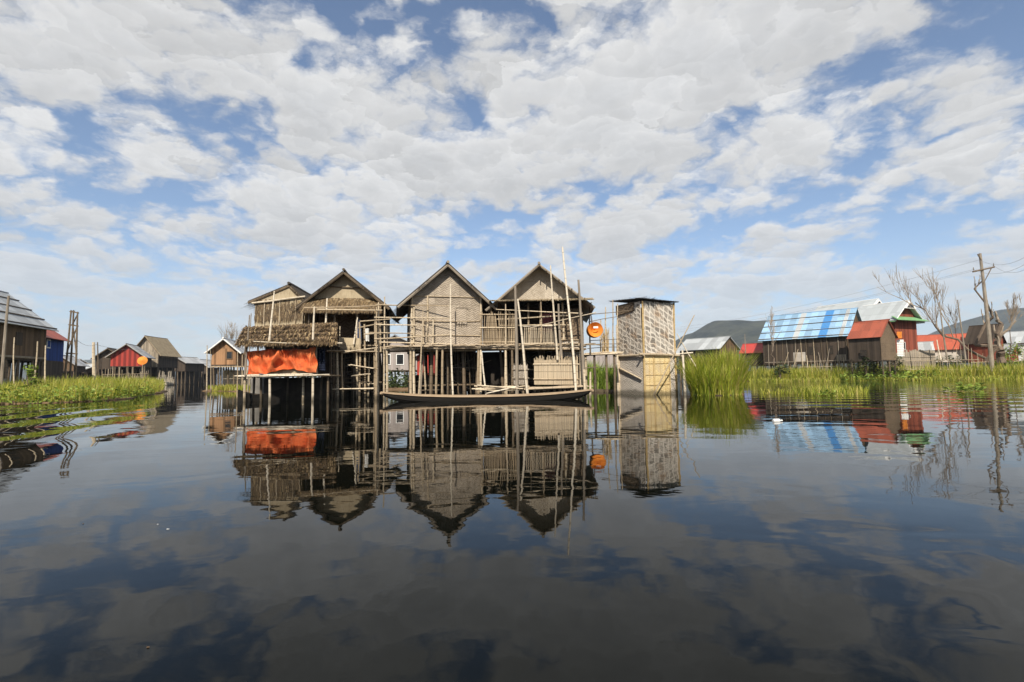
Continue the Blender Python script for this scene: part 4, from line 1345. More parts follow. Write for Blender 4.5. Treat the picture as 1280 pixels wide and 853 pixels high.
house('house', 'grey metal roofed house with brown gable behind the reed clump', ro_, R(38), 4.4, 6.0, fl, zat(899, 441, 66) - fl + .7, zat(910, 421.5, 67.5), of=.3, os_=.4, front=BROWNW, side=DARKW, gable=BROWNW, roof=TINP, nst=(3, 3), r=.1)
ro_ = G(845, 64)
fl = zat(845, 458, 64)
house('shed', 'low pale metal roofed shed just right of latrine', ro_, R(70), 3., 4.2, fl, zat(845, 447, 64) - fl + .3, zat(845, 437, 64), front=DARKW, roof=TINP, nst=(2, 3), r=.09)
# white roofs with green trim
rzg = R(24)
for lab, px, Y, w, d, pe, pr, pf, m in (
    ('large white roofed house with green eaves behind red roofed annex', 1098, 84, 8.5, 9., 398, 375, 450, DARKW),
    ('red brown plank house with white roof and green eaves', 1136, 76, 5.4, 5.2, 396, 377, 446, REDBR),
):
    ro_ = G(px, Y)
    fl = zat(px, pf, Y)
    top = zat(px, pe, Y)
    T = house('house', lab, ro_, rzg, w, d, fl, top - fl, zat(px, pr, Y), of=.7, os_=.9, ob=.7, front=REDBR, side=m, gable=REDBR, roof=TINW, nst=(3, 3), r=.12, barge=WHITET,
              windows=((-.9, fl + 1.1, .8, 1.0, WHITET),) if w < 6 else ())
    hw_ = w / 2 + .9
    sl_ = (zat(px, pr, Y) - top) / (w / 2)
    for s0 in (-1, 1):
        T.part('eave_trim', MB().box((s0 * hw_ - .06, -.7, top - .9 * sl_ - .16), (s0 * hw_ + .06, d + .7, top - .9 * sl_ - .02)), GREENT)
    T.part('gablet', MB().slab([(-1.5, -.78, zat(px, pr, Y) - 1.15), (1.5, -.78, zat(px, pr, Y) - 1.15), (0, -.78, zat(px, pr, Y) + .05)], .06), WHITET)
    T.part('gable_vent', MB().slab([(-.85, -.86, zat(px, pr, Y) - 1.0), (.85, -.86, zat(px, pr, Y) - 1.0), (0, -.86, zat(px, pr, Y) - .35)], .05), GLASS)
    T.part('pent_roof', MB().slab([(-hw_ - .3, -1.2, top - .75), (hw_ + .3, -1.2, top - .75), (hw_ - .2, -.06, top - .1), (-hw_ + .2, -.06, top - .1)], .08), GREENT)
for lab, px, Y, w, d, pe, pr, pf, r0, rm, wm in (
    ('house with orange red roof behind the leaning bare tree', 1230, 78, 4.4, 7.5, 434, 417, 452, R(58), TINO, GREYM),
    ('dark house with orange gable right behind utility pole', 1250, 74, 2.6, 3., 424, 406, 452, R(20), DARKW, REDBR),
    ('tiny grey tin roofed house beyond the plank fence', 1166, 78, 3.4, 4., 437, 428, 450, R(55), TINP, GREYM),
    ('small red walled shed at the far right edge', 1270, 80, 3.0, 3., 440, 431, 452, R(30), TIN, REDSTR),
    ('pale building with flat top cut off by right edge', 1296, 84, 4.5, 4., 427, 414, 452, R(30), TINP, WHITET),
):
    fl = zat(px, pf, Y)
    house('house', lab, G(px, Y), r0, w, d, fl, zat(px, pe, Y) - fl, zat(px, pr, Y), of=.3, os_=.4, front=wm, side=wm, roof=rm, nst=(3, 2), r=.09)


def picket(label, p0, p1, Y0, Y1, n, h, mat, name='stake_fence', r=.03, z=None, ragged=.35, solid=False):
    a, b = G(p0, Y0), G(p1, Y1)
    L = (b - a).length
    T = Thing(name, label, 'fence', a + Vector((0, 0, z or 0)), math.atan2(b.y - a.y, b.x - a.x))
    mb = MB()
    for k in range(n):
        x = L * (k + rnd.random() * .6) / n
        hh = h * rnd.uniform(1 - ragged, 1 + ragged)
        if solid:
            wd = L / n * .94
            x = L * k / n
            mb.box((x, -.02, 0), (x + wd, .02, hh))
        else:
            T.part('stake', MB().pole((x, 0, -.1), (x + rnd.uniform(-.15, .15), rnd.uniform(-.1, .1), hh), r * rnd.uniform(.6, 1.3), r * .5, .02, 5, 2), mat)
    if solid: T.part('boards', mb, mat)
    for k in (.35, .75):
        T.part('rail', MB().pole((0, -.05, h * k), (L, -.05, h * k * rnd.uniform(.9, 1.1)), .035, .03, .01), mat)
    return T


picket('weathered grey plank fence beside the red annex on right bank', 1120, 1171, 66, 65, 18, 3.0, GREYW, z=.6, ragged=.08, solid=True)
picket('thin scattered stakes standing in the right bank grass', 1100, 1230, 61.5, 60.5, 34, 2.6, BAM, z=.3, ragged=.5)
picket('crooked stick fence in front of the longhouse', 1000, 1068, 66.5, 62.5, 26, 1.9, BAM, z=.3, ragged=.5)
picket('far low stick fence near right edge of bank', 1215, 1300, 66, 64, 30, 2.2, BAM, z=.4, ragged=.4)
cloth('lilac blue washing hung at the edge of right bank', (929, 452), (938, 464), 66, LILAC, 2)
cloth('orange pink washing hung left of lilac washing', (922, 449), (928, 462), 66.3, PINK, 2)
cloth('white sheet hung below the red brown plank house', (1121, 425), (1131, 446), 64, WHITET, 2)
cloth('small orange cloth on the line beside red annex', (1121, 415), (1128, 423), 63.5, ORDRUM, 2)
GB = 'bare poles on the right bank'
for lab, t, b, r in (
    ('grey pole leaning left of the tall right bank pole', (1174, 378), (1184, 450), .1),
    ('tall thin pole between plank fence and utility pole', (1197, 375), (1207, 450), .1),
    ('short white stake by the plank fence', (1171, 425), (1176, 450), .09),
    ('thin mast far behind the longhouse shed', (931, 418), (932, 442), .06),
):
    pole_thing(lab, t, b, 60 if 'mast' not in lab else 75, r, GREYW if 'white' not in lab else BAML, GB)


# utility pole
UY = 59
base = P(1240, 456, UY)
TU = Thing('utility_pole', 'grey wooden utility pole with crossarm on right bank', 'utility pole', (base.x, UY, 0))
pt = TU.l(1225, 317, UY)
pm = TU.l(1236, 400, UY)
TU.part('pole', MB().pole((0, 0, 0), pt, .24, .13, .004, 8, 8), GREYW)
c0, c1_ = TU.l(1216, 340, UY - .2), TU.l(1243, 334, UY - .2)
TU.part('crossarm', MB().pole(c0, c1_, .09, .09, 0), BAMD)
TU.part('brace', MB().pole(TU.l(1229, 355, UY - .15), TU.l(1239, 336, UY - .15), .05, .05, 0), BAMD)
TU.part('brace', MB().pole(TU.l(1222, 318, UY - .1), TU.l(1227, 326, UY - .1), .07, .06, 0), BAMD)
for px, py in ((1217, 338), (1226, 336), (1242, 333)):
    p = TU.l(px, py, UY - .2)
    TU.part('insulator', MB().pole(p, p + Vector((0, 0, .35)), .07, .04, 0), CONC)


def wire(label, pts, r=.016, sag=.0):
    mb = MB()
    for (a, b) in zip(pts, pts[1:]):
        N = 14
        prev = None
        for k in range(N + 1):
            t = k / N
            p = a.lerp(b, t) - Vector((0, 0, sag * 4 * t * (1 - t)))
            if prev is not None:
                mb.pole(prev, p, r, r, 0, 4, 1)
            prev = p
    return tag(mb.build('power_line', WIRE, origin=pts[0]), label, 'power line')


for i, (lab, a, m, b) in enumerate((
    ('top power wire running from utility pole to the far left', (850, 409, 110), (1224, 325, UY), (1300, 309, 42)),
    ('middle power wire sagging from the crossarm', (850, 412, 110), (1217, 337, UY - .2), (1300, 318, 42)),
    ('lowest power wire from right end of the crossarm', (850, 415, 110), (1242, 332, UY - .2), (1300, 324, 42)),
)):
    wire(lab, [P(*a), P(*m), P(*b)], .013, 1.0)


# ------------------------------------------------------------------ trees
def bare_tree(label, base, tip, r, seed, levels=4, spread=.5, n=4, name='bare_tree', twig=.02, up=.25, start=.3, crook=.14, lenf=.5, mat=None, bow=None):
    q = random.Random(seed)
    T = Thing(name, label, 'tree', base)
    tip = Vector(tip) - Vector(base)
    tr, br = MB(), MB()

    def limb(a, b, r0, r1, lev, mb):
        segs = 7 if lev == 0 else 4 if lev < 3 else 2
        L = (b - a).length
        prev = a
        pts = [a]
        ck = crook if lev == 0 else .07
        for k in range(1, segs + 1):
            t = k / segs
            off = Vector((q.uniform(-1, 1), q.uniform(-1, 1), q.uniform(-1, 1))) * L * ck * (1 if k < segs else .3) * .4
            if lev:
                off.z += L * .10 * t * t
            elif bow:
                off += Vector(bow) * math.sin(t * math.pi)
            p = a.lerp(b, t) + off
            mb.pole(prev, p, r0 + (r1 - r0) * (k - 1) / segs, r0 + (r1 - r0) * t, .0, 6 if lev < 2 else 4, 1)
            prev = p
            pts.append(p)
        if lev >= levels:
            return
        for k in range(n + lev):
            t = q.uniform(start if lev == 0 else .15, 1.)
            i = min(segs - 1, int(t * segs))
            p = pts[i].lerp(pts[i + 1], t * segs - i)
            d = (b - a).normalized()
            d = (d + Vector((q.uniform(-1, 1), q.uniform(-1, 1), q.uniform(-.5, 1) + up)) * spread).normalized()
            limb(p, p + d * L * lenf * q.uniform(.6, 1.2) * (1.25 - .5 * t), max(twig, r0 * .38), max(twig * .5, r1 * .3), lev + 1, br)
    limb(Vector((0, 0, -.2)), tip, r, r * .3, 0, tr)
    T.part('trunk', tr, mat or BARK)
    T.part('crown', br, mat or TWIGM)
    return T


TY = 62
b_t = P(1236, 448, TY)
bare_tree('long bare tree leaning left with fan of thin twigs', b_t, P(1142, 378, TY + 1), .17, 4, 3, .85, 5, twig=.02, up=.6, start=.45, lenf=.55, bow=(0, 0, -.9))
bare_tree('thin bare sapling between the two right bank poles', P(1190, 440, 64), P(1192, 392, 64), .05, 9, 2, .6, 7, twig=.018, up=.5, lenf=.55)
bare_tree('thick dead tree trunk with stub branches beside utility pole', P(1252, 452, 61), P(1246, 400, 61), .5, 12, 1, .8, 5, twig=.16, up=.3, crook=.16, lenf=.4, name='dead_tree')
bare_tree('bent dark dead tree leaning against utility pole', P(1232, 450, 60.2), P(1227, 352, 60.2), .22, 15, 2, .8, 5, twig=.05, up=.3, crook=.2, lenf=.22, name='dead_tree')
bare_tree('fine twigged bare tree at far right behind dead trunk', P(1262, 450, 66), P(1264, 395, 66), .08, 19, 3, .65, 5, twig=.018, up=.5, lenf=.55)
bare_tree('small leafless tree in front of longhouse left end', P(967, 455, 62), P(964, 408, 62), .07, 23, 3, .65, 4, twig=.016, up=.5, lenf=.55)
bare_tree('pale leafless tree behind orange plank house', P(290, 455, 78), P(290, 428, 78), .1, 27, 3, .9, 6, twig=.014, up=.3, lenf=.75, start=.15)


def bush(label, px, Y, w, h, n, mat, size, z0=.3, name='bush', group=None):
    c = G(px, Y, z0)
    T = Thing(name, label, 'bush', c, 0, group)
    mb, st = MB(), MB()
    for k in range(5):
        st.pole((0, 0, -.2), (rnd.uniform(-w, w) * .6, rnd.uniform(-w, w) * .6, h * rnd.uniform(.5, .85)), .05, .02, .05, 5, 3)
    cl = [(rnd.uniform(-w, w) * .7, rnd.uniform(-w, w) * .7, h * rnd.uniform(.25, .85), rnd.uniform(.25, .5) * w) for _ in range(12)]
    for k in range(n):
        a, b, c_2, r = rnd.choice(cl)
        v = Vector((rnd.gauss(0, 1), rnd.gauss(0, 1), rnd.gauss(0, 1))).normalized() * r * rnd.random() ** .4
        mb.leaf((a + v.x, b + v.y, max(0, c_2 + v.z)), size * rnd.uniform(.6, 1.3), rnd.random(), .8)
    T.part('stems', st, BARK)
    T.part('foliage', mb, mat)


bush('dull green bush right of the dead trunk', 1262, 63, 1.6, 2.6, 900, LEAFG, .28)
bush('dark green bush before the grey plank fence', 1116, 60, 1.3, 2.6, 700, LEAFD, .25)
bush('grey green bush near the rusty roofed annex wall', 1085, 60, 2.0, 2.4, 900, LEAFD, .25)
bush('dark bush behind the small white stake', 1183, 66, 1.8, 3., 800, LEAFD, .28)
bush('low dark bush in the grass left of longhouse', 975, 62, 1.1, 1.8, 500, LEAFD, .24)
bush('leafy dark shrub at the back of reed clump', 884, 27, .7, 2.35, 700, LEAFD, .13, .1)
bush('yellow green shrub by the far right sheds', 1276, 70, 2.6, 4.2, 1000, LEAFG, .3)
bush('small leafy plant growing behind lower bamboo fence', 682, 23.6, .45, 1.75, 420, LEAFG, .12, .0)
bush('round green treetop seen just right of latrine', 852, 75, 2.0, 5.2, 800, FARL, .3)

# ------------------------------------------------------------------ left bank houses
rz = R(17)
cn = Vector((-36.1, 33.5, 0))
ro_ = cn - Vector((3 * math.cos(rz), 3 * math.sin(rz), 0))
fl = zat(20, 449, 40)
tw = zat(30, 404, 41)
TD = house('house', 'dark brown plank house with grey metal roof at the left edge', ro_, rz, 6., 9.4, fl, tw - fl, zat(25, 372, 41) + .5, of=.5, ob=.6, os_=.6, front=BROWNW, side=BROWNW, roof=TINP, stilt=BAMD, nst=(4, 7), r=.12, battens=4)
TD.part('rail', MB().box((3.04, 0, fl + .05), (3.14, 9.4, fl + .2)), GREYW)
TD.part('shutter', MB().box((3.055, 5.4, fl + 1.0), (3.09, 6.2, fl + 2.0)), DARKW)
rzb = R(24)
ro_ = G(44, 44.5) - Vector((2. * math.cos(rzb), 2. * math.sin(rzb), 0))
fl = zat(60, 451, 47)
te = zat(60, 420, 47)
TB_ = house('house', 'bright blue plank house with red metal roof on left bank', ro_, rzb, 4., 5.6, fl, te - fl, te + 1.5, of=.3, ob=.4, os_=.5, front=BLUEW, side=BLUEW, roof=TINO, nst=(3, 5), r=.12)
fo = TB_.part('window', MB().box((2.05, 1.6, fl + 1.1), (2.1, 2.4, fl + 1.9)), WHITET)
MB().box((2.09, 1.7, fl + 1.2), (2.115, 2.3, fl + 1.8)).build('pane', BLUEW, fo)
TB_.part('skirting', MB().box((2.06, 0, -.2), (2.11, 5.6, fl - .13)), DARKW)
tag(MB().box((-.0, 0, -.5), (9, 1, 1.25)).build('jetty', CONC, origin=(0, 0, 0)), 'low grey concrete jetty wall under the dark plank house', 'wall')
j_ = bpy.data.objects['jetty']
j_.location = (-46, 36, 0)
j_.rotation_euler = (0, 0, R(4))
for lab, px, Y, w, d, pe, pr, pf, r0, rm, fm, sm, st in (
    ('thatched plank house with dark side wall by the channel', 181, 62, 2.8, 4.6, 440, 421, 459, R(8), THATP, FENCEW, DARKW, 500),  # side wall coloured dark to paint its eave shade
    ('little house with red striped front below the thatched house', 157, 57, 2.9, 3.6, 444, 431, 458, R(22), TIN, REDSTR, DARKW, 0),
    ('small dark open gabled hut at left of red striped house', 134, 62, 2.4, 3., 446, 436, 461, R(24), THATD, DARKW, DARKW, 0),
    ('far grey house with pale roof beyond the thatched house', 221, 92, 3.2, 4.5, 453, 447, 464, R(-8), TIN, DARKW, DARKW, 0),
    ('farthest small gabled house at the channel end', 246, 100, 3.6, 5., 458, 450, 467, R(6), TIN, DARKW, DARKW, 0),
    ('brown gabled house left of the far pole tower', 74, 78, 3.4, 4., 455, 445, 464, R(20), TIN, BROWNW, DARKW, 0),
    ('long low pale roofed house behind the pole tower', 98, 90, 4., 7., 458, 450, 465, R(60), TINP, BROWNW, BROWNW, 0),
    ('low far house between gate posts and gabled hut', 124, 88, 4., 7., 461, 455, 466, R(70), TINP, DARKW, DARKW, 0),
):
    ks = 1.7 if Y < 70 else 1.35
    Y, w, d = Y * ks, w * ks, d * ks
    fl = zat(px, pf, Y)
    T = house('house', lab, G(px, Y), r0, w, d, fl, zat(px, pe, Y) - fl, zat(px, pr, Y), of=.65, os_=.7, front=fm, side=sm, gable=fm, roof=rm, nst=(5, 5), r=.12, straw=st, barge=BAMD, roof_t=.12)
    T.part('back_panel', MB().box((-w / 2 + .2, d * .35, .0), (w / 2 - .2, d * .35 + .08, fl - .14)), INSIDE)  # dark sheets added so the undercroft reads as deep shade
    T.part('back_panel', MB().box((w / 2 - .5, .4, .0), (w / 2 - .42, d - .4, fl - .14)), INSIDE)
    if 'thatched plank' in lab:
        for k in range(5):
            T.part('wall_batten', MB().pole((-2.1 + 1.05 * k, -.09, fl), (-2.1 + 1.05 * k, -.09, fl + 3.0), .06, .05), BAML)
        T.part('wall_batten', MB().pole((-2.35, -.1, fl + 1.4), (2.35, -.1, fl + 1.4), .06, .05), BAML)
# orange plank house
px, Y = 280, 47
fl = zat(px, 456, Y)
TO_ = house('stilt_house', 'orange plank stilt house with white edged gable left of thatched hut', G(279, Y), R(16), 2.0, 4., fl, zat(px, 436, Y) - fl, zat(px, 424, Y), of=.45, os_=.5, front=ORW, side=ORW, gable=ORW, roof=TIN, nst=(4, 3), r=.08, barge=WHITET,
            windows=((.45, fl + .55, .4, .6, BROWNW),))
TO_.part('porch_floor', MB().box((-.9, -.7, fl - .25), (2.9, -.07, fl - .14)), DECKW)
TO_.part('lean_to', MB().slab([(1.2, -.1, fl + .95), (2.9, -.1, fl + .85), (2.9, 2.2, fl + 1.25), (1.2, 2.2, fl + 1.3)], .06), THATCH)
for x in (1.6, 2.2, 2.8):
    TO_.part('stilt', MB().pole((x, -.4, -.5), (x, -.4, fl + .9), .06, .05), BAM)
TO_.part('skirting', MB().box((-.3, 1.2, .1), (2.4, 1.26, fl - .5)), MATG)
# pale house with white windows behind the centre
px, Y = 492, 48
fl = zat(px, 463, Y)
house('house', 'pale boarded house with white windows seen through the stilts', G(494, Y), R(4), 5.2, 5., fl, 2.0, fl + 3.2, front=PALEW, side=PALEW, roof=TIN, nst=(4, 3), r=.1,
      windows=((-.75, fl + .55, .55, .9, WHITET), (.45, fl + .55, .6, .9, WHITET)))
px, Y = 538, 44
fl = zat(px, 470, Y)
house('shed', 'red walled shed glimpsed through stilts below plain mat house', G(538, Y), 0, 2.2, 3., fl, 1.7, fl + 2.4, front=REDSTR, roof=TIN, nst=(3, 2), r=.08)
fl = zat(760, 460, 44)
house('shed', 'pale low walled shed behind the walkway to the latrine', G(757, 44), R(3), 4.0, 3., fl, .95, fl + 1.35, of=.1, os_=.2, front=PALEW, roof=TIN, nst=(5, 2), r=.09)
# round orange parasol by the striped house
c = P(178, 451, 92)
TQ = Thing('parasol', 'round orange and white parasol tilted beside red striped house', 'parasol', c)
mb = MB()
ax_ = Vector((.35, -.9, .3)).normalized()
e1_ = ax_.orthogonal().normalized()
e2_ = ax_.cross(e1_)
ap = ax_ * .35
NS = 16
rim_ = [(e1_ * math.cos(6.2832 * i / NS) + e2_ * math.sin(6.2832 * i / NS)) * .8 for i in range(NS)]
for i in range(NS):
    mb.face([rim_[i], rim_[(i + 1) % NS], ap], [(0, 0), (1, 0), (.5, 1)])
    mb.face([rim_[(i + 1) % NS], rim_[i], ap - ax_ * .03], [(0, 0), (1, 0), (.5, 1)])
TQ.part('canopy', mb, ORDRUM)
TQ.part('shaft', MB().pole(ap, -ax_ * 1.8, .04, .02, 0), BAM)
# pole tower
TT = Thing('pole_tower', 'tall braced wooden pole tower on the left bank', 'tower', G(88, 44))
Lg = []
for (bx, by, tx, ty, yy) in ((80, 466, 89, 388, 0), (88, 466, 92, 388, .6), (95, 466, 97, 390, 0)):
    a, b = TT.l(bx, by, 44 + yy), TT.l(tx, ty, 44 + yy)
    a.z = -.3
    Lg.append((a, b))
    TT.part('leg', MB().pole(a, b, .085, .06, .004), BAMD)
for t, s_ in ((.985, .985), (.83, .83), (.5, .5)):
    for i, j in ((0, 2), (0, 1), (1, 2)):
        TT.part('crossbar', MB().pole(Lg[i][0].lerp(Lg[i][1], t) - Vector((.1, 0, 0)), Lg[j][0].lerp(Lg[j][1], s_) + Vector((.1, 0, 0)), .05, .045, 0), BAMD)
for (i, t, j, s_) in ((0, .52, 2, .82), (1, .82, 2, .52), (1, .84, 2, .97)):
    TT.part('brace', MB().pole(Lg[i][0].lerp(Lg[i][1], t), Lg[j][0].lerp(Lg[j][1], s_), .05, .05, 0), BAMD)
# left poles
GLP = 'thin poles on the left bank'
for lab, t, b, Y, r, m in (
    ('long grey pole leaning before the dark plank house', (11, 370), (-2, 435), 32, .1, GREYW),
    ('pale stake leaning before the blue house', (47, 427), (41, 466), 36, .06, BAM),
    ('short stake in front of the blue house right half', (57, 432), (56, 466), 38, .06, BAM),
    ('thin stake in front of the dark plank house', (18, 422), (16, 466), 36, .05, BAM),
    ('thick pale gate post left of gabled hut', (117, 428), (118, 466), 55, .2, BAM),
    ('thin dark gate post beside thick pale one', (122, 428), (123, 466), 55, .08, BAMD),
    ('tall thin stake standing at the channel mouth', (259, 432), (258, 482), 38, .05, BAM),
    ('second thin stake right of channel mouth stake', (263, 438), (264, 480), 40, .04, BAM),
    ('dark thin pole at left of orange plank house', (314, 392), (309, 440), 30, .04, GREYW),
):
    pole_thing(lab, t, b, Y, r, m, GLP, to_water=True)
# stakes under the far thatched house
picket('row of short pale stakes beneath the thatched plank house', 196, 217, 97, 108, 20, 2.2, BAML, r=.06, z=0, ragged=.4)
picket('row of sticks along the left shore by striped house', 128, 185, 88, 90, 30, 2.6, BAM, r=.06, z=.2, ragged=.5)
wire('thin wire strung from pole tower to the gate posts', [P(96, 425, 44), P(120, 431, 55), P(185, 436, 60)], .015, .3)
bush('light green reed tuft in front of the blue house', 36, 30, .5, 2.2, 260, LEAFG, .2, .1)

# ------------------------------------------------------------------ small floating things
c = G(972, 10.2)
Tbt = Thing('bottle', 'white plastic bottle floating in the right hand ripples', 'bottle', c, R(12))
mb = MB()
pr = [(-.16, .004), (-.155, .05), (-.13, .06), (.04, .06), (.09, .03), (.12, .022), (.13, .022)]
for (x0, r0), (x1, r1) in zip(pr, pr[1:]):
    for i in range(14):
        t0, t1 = 6.2832 * i / 14, 6.2832 * (i + 1) / 14
        mb.face([(x0, r0 * math.cos(t0), .03 + r0 * math.sin(t0)), (x1, r1 * math.cos(t0), .03 + r1 * math.sin(t0)), (x1, r1 * math.cos(t1), .03 + r1 * math.sin(t1)), (x0, r0 * math.cos(t1), .03 + r0 * math.sin(t1))], [(0, 0), (1, 0), (1, 1), (0, 1)])
Tbt.part('body', mb, WHITET, smooth=True)
mb = MB()
for i in range(12):
    t0, t1 = 6.2832 * i / 12, 6.2832 * (i + 1) / 12
    mb.face([(.128, .027 * math.cos(t0), .03 + .027 * math.sin(t0)), (.165, .027 * math.cos(t0), .03 + .027 * math.sin(t0)), (.165, .027 * math.cos(t1), .03 + .027 * math.sin(t1)), (.128, .027 * math.cos(t1), .03 + .027 * math.sin(t1))], [(0, 0), (1, 0), (1, 1), (0, 1)])
mb.face([(.165, .027 * math.cos(6.2832 * i / 12), .03 + .027 * math.sin(6.2832 * i / 12)) for i in range(12)], [(0, 0)] * 12)
Tbt.part('cap', mb, WHITET)
Tbt.o.scale = (.62, .62, .62)
for i, (px, py) in enumerate(((104, 655), (197, 656), (210, 662), (185, 810))):
    d = ray(px, py)
    p = Vector((0, 0, H)) + d * (-H / d.z)
    mb = MB()
    s_ = .0035 * p.y ** .7 * rnd.uniform(.6, 1.1)
    n_ = 9
    an = rnd.random() * 3
    ringp = [Vector((s_ * math.cos(6.2832 * k / n_ + an) * rnd.uniform(.8, 1.3), s_ * .6 * math.sin(6.2832 * k / n_ + an), .003 + .12 * s_ * rnd.random())) for k in range(n_)]
    mb.face(ringp, [(0, 0)] * n_)
    mb.face([v - Vector((0, 0, .0025)) for v in ringp[::-1]], [(0, 0)] * n_)
    o = mb.build('floating_petal', WHITET if i % 3 else DRYMUD)
    o.location = (p.x, p.y, 0)
    tag(o, 'tiny pale petal or scrap drifting alone on the dark near water', 'petal', 'scraps drifting on the near water')

# ------------------------------------------------------------------ sky and sun
SUN_AZ, SUN_EL = R(-4), R(41)          # azimuth measured from behind the camera towards the right
S = Vector((math.sin(SUN_AZ) * math.cos(SUN_EL), -math.cos(SUN_AZ) * math.cos(SUN_EL), math.sin(SUN_EL)))
sun = bpy.data.objects.new('sun', bpy.data.lights.new('sun', 'SUN'))
COL.objects.link(sun)
sun.data.energy = 5.0
sun.data.angle = R(.53)
sun.data.color = (1., .915, .78)
sun.rotation_euler = (-S).to_track_quat('-Z', 'Y').to_euler()

wd = bpy.data.worlds.new('World')
scn.world = wd
wd.use_nodes = True
nb = NB(wd.node_tree)
bg = nb.nodes['Background']
sky = nb.n('ShaderNodeTexSky', sky_type='NISHITA')
sky.sun_disc = False
sky.sun_elevation = SUN_EL
sky.sun_rotation = math.pi - SUN_AZ
sky.altitude = 900
sky.air_density = 1.0
sky.dust_density = .6
sky.ozone_density = 1.6
dirv = nb.n('ShaderNodeTexCoord').outputs['Generated']
dx, dy, dz = nb.sep(dirv)
az = nb.m('ARCTAN2', dx, dy)
el = nb.m('ARCSINE', dz)
azel0 = nb.comb(az, el, 0.)


def field(zoff):
    zz = nb.m('ADD', nb.m('MAXIMUM', nb.m('ADD', dz, zoff), 0.), .30)
    return nb.comb(nb.m('DIVIDE', dx, zz), nb.m('DIVIDE', dy, zz), nb.m('MULTIPLY', nb.m('ADD', dz, zoff), 1.2))


def vm(op, a, b=None, sc_=None):
    nd = nb.n('ShaderNodeVectorMath', operation=op)
    nb.set(nd.inputs[0], a)
    if b is not None: nb.set(nd.inputs[1], b)
    if sc_ is not None: nb.set(nd.inputs['Scale'], sc_)
    return nd.outputs['Value'] if op in ('LENGTH', 'DOT_PRODUCT') else nd.outputs[0]


def ncol(v, scale, detail, rough=.55):
    nd = nb.n('ShaderNodeTexNoise')
    nb.set(nd.inputs['Vector'], v)
    nd.inputs['Scale'].default_value = scale
    nd.inputs['Detail'].default_value = detail
    nd.inputs['Roughness'].default_value = rough
    return vm('SUBTRACT', nd.outputs['Color'], (.5, .5, .5))


def voro(v, scale):
    nd = nb.n('ShaderNodeTexVoronoi', feature='F1')
    nb.set(nd.inputs['Vector'], v)
    nd.inputs['Scale'].default_value = scale
    return nd.outputs['Distance'], nd.outputs['Position']


p0 = field(0.)
wrp = ncol(p0, 3.0, 6., .6)
p2 = vm('ADD', p0, vm('SCALE', wrp, sc_=.22))
p3 = vm('ADD', p0, vm('SCALE', wrp, sc_=.34))
d1, c1v = voro(p2, 3.0)
d2, c2v = voro(p3, 7.5)
d3, c3v = voro(p3, 17.)
fineN = nb.noise(p3, 14., 6., .62)
basen = nb.noise(p0, 1.5, 2., .5, .1)
puff = nb.m('SUBTRACT', 1., nb.m('ADD', nb.m('ADD', nb.m('MULTIPLY', d1, .50), nb.m('MULTIPLY', d2, .44)), nb.m('MULTIPLY', d3, .22)))
D0 = nb.m('ADD', nb.m('ADD', nb.m('MULTIPLY', basen, .30), nb.m('MULTIPLY', puff, .72)), nb.m('MULTIPLY', nb.m('SUBTRACT', fineN, .5), .34))


def upness(c, p, k):
    "how far towards the top of its own puff"
    return nb.m('MULTIPLY', nb.m('SUBTRACT', vm('LENGTH', c), vm('LENGTH', p)), k)


litv = nb.m('ADD', nb.m('ADD', nb.m('MULTIPLY', upness(c1v, p2, 3.0), .32), nb.m('MULTIPLY', upness(c2v, p3, 7.5), .24)), nb.m('MULTIPLY', upness(c3v, p3, 17.), .14))


def azel_of(px, py):
    d = ray(px, py).normalized()
    return math.atan2(d.x, d.y), math.asin(d.z)


# hand placed banks (+) and gaps (-) : photo position, half sizes in photo px, tilt, weight
BL = [
    (760, 120, 330, 150, 0, .16), (230, 60, 260, 90, 0, .10), (560, 170, 200, 90, 0, .10), (430, 220, 160, 60, 0, .06),
    (1120, 225, 80, 45, 10, .22), (1240, 160, 80, 80, 40, .18), (800, 305, 190, 48, 5, .20), (975, 372, 120, 22, 5, .16),
    (1250, 325, 110, 45, 20, .18), (1050, 325, 40, 10, 0, .15), (80, 285, 110, 32, 0, .2), (20, 175, 70, 60, 0, .18), (150, 375, 260, 30, 0, .12),
    (520, 250, 160, 40, 0, .10), (300, 300, 160, 30, 0, .08), (1000, 40, 120, 60, 0, .08), (1180, 120, 40, 40, 0, .06),
    (510, 14, 130, 26, 8, -.34), (395, 75, 50, 32, 40, -.24), (300, 140, 60, 24, 10, -.22), (88, 150, 30, 70, 10, -.22), (170, 235, 160, 20, -5, -.24),
    (50, 235, 60, 18, 0, -.2), (200, 172, 70, 16, 0, -.14), (680, 25, 24, 34, 0, -.22), (1060, 80, 70, 30, 20, -.16), (1080, 150, 50, 60, 0, -.18), (1165, 185, 70, 26, 40, -.2),
    (1262, 40, 40, 60, 0, -.3), (960, 272, 180, 22, 8, -.24), (1170, 285, 190, 34, -5, -.3), (640, 275, 70, 16, 0, -.18), (560, 318, 110, 20, 0, -.16), (1010, 335, 150, 30, 0, -.12),
    (350, 340, 150, 14, 0, -.10), (720, 175, 30, 16, 0, -.12), (600, 130, 20, 20, 0, -.12), (480, 235, 16, 16, 0, -.12), (5, 90, 30, 14, 0, -.14),
]
azw = nb.n('ShaderNodeVectorMath', operation='MULTIPLY_ADD')
nb.set(azw.inputs[0], ncol(azel0, 7., 4., .6))
azw.inputs[1].default_value = (.20, .13, 0)
nb.set(azw.inputs[2], azel0)
azel = azw.outputs[0]
bias = None
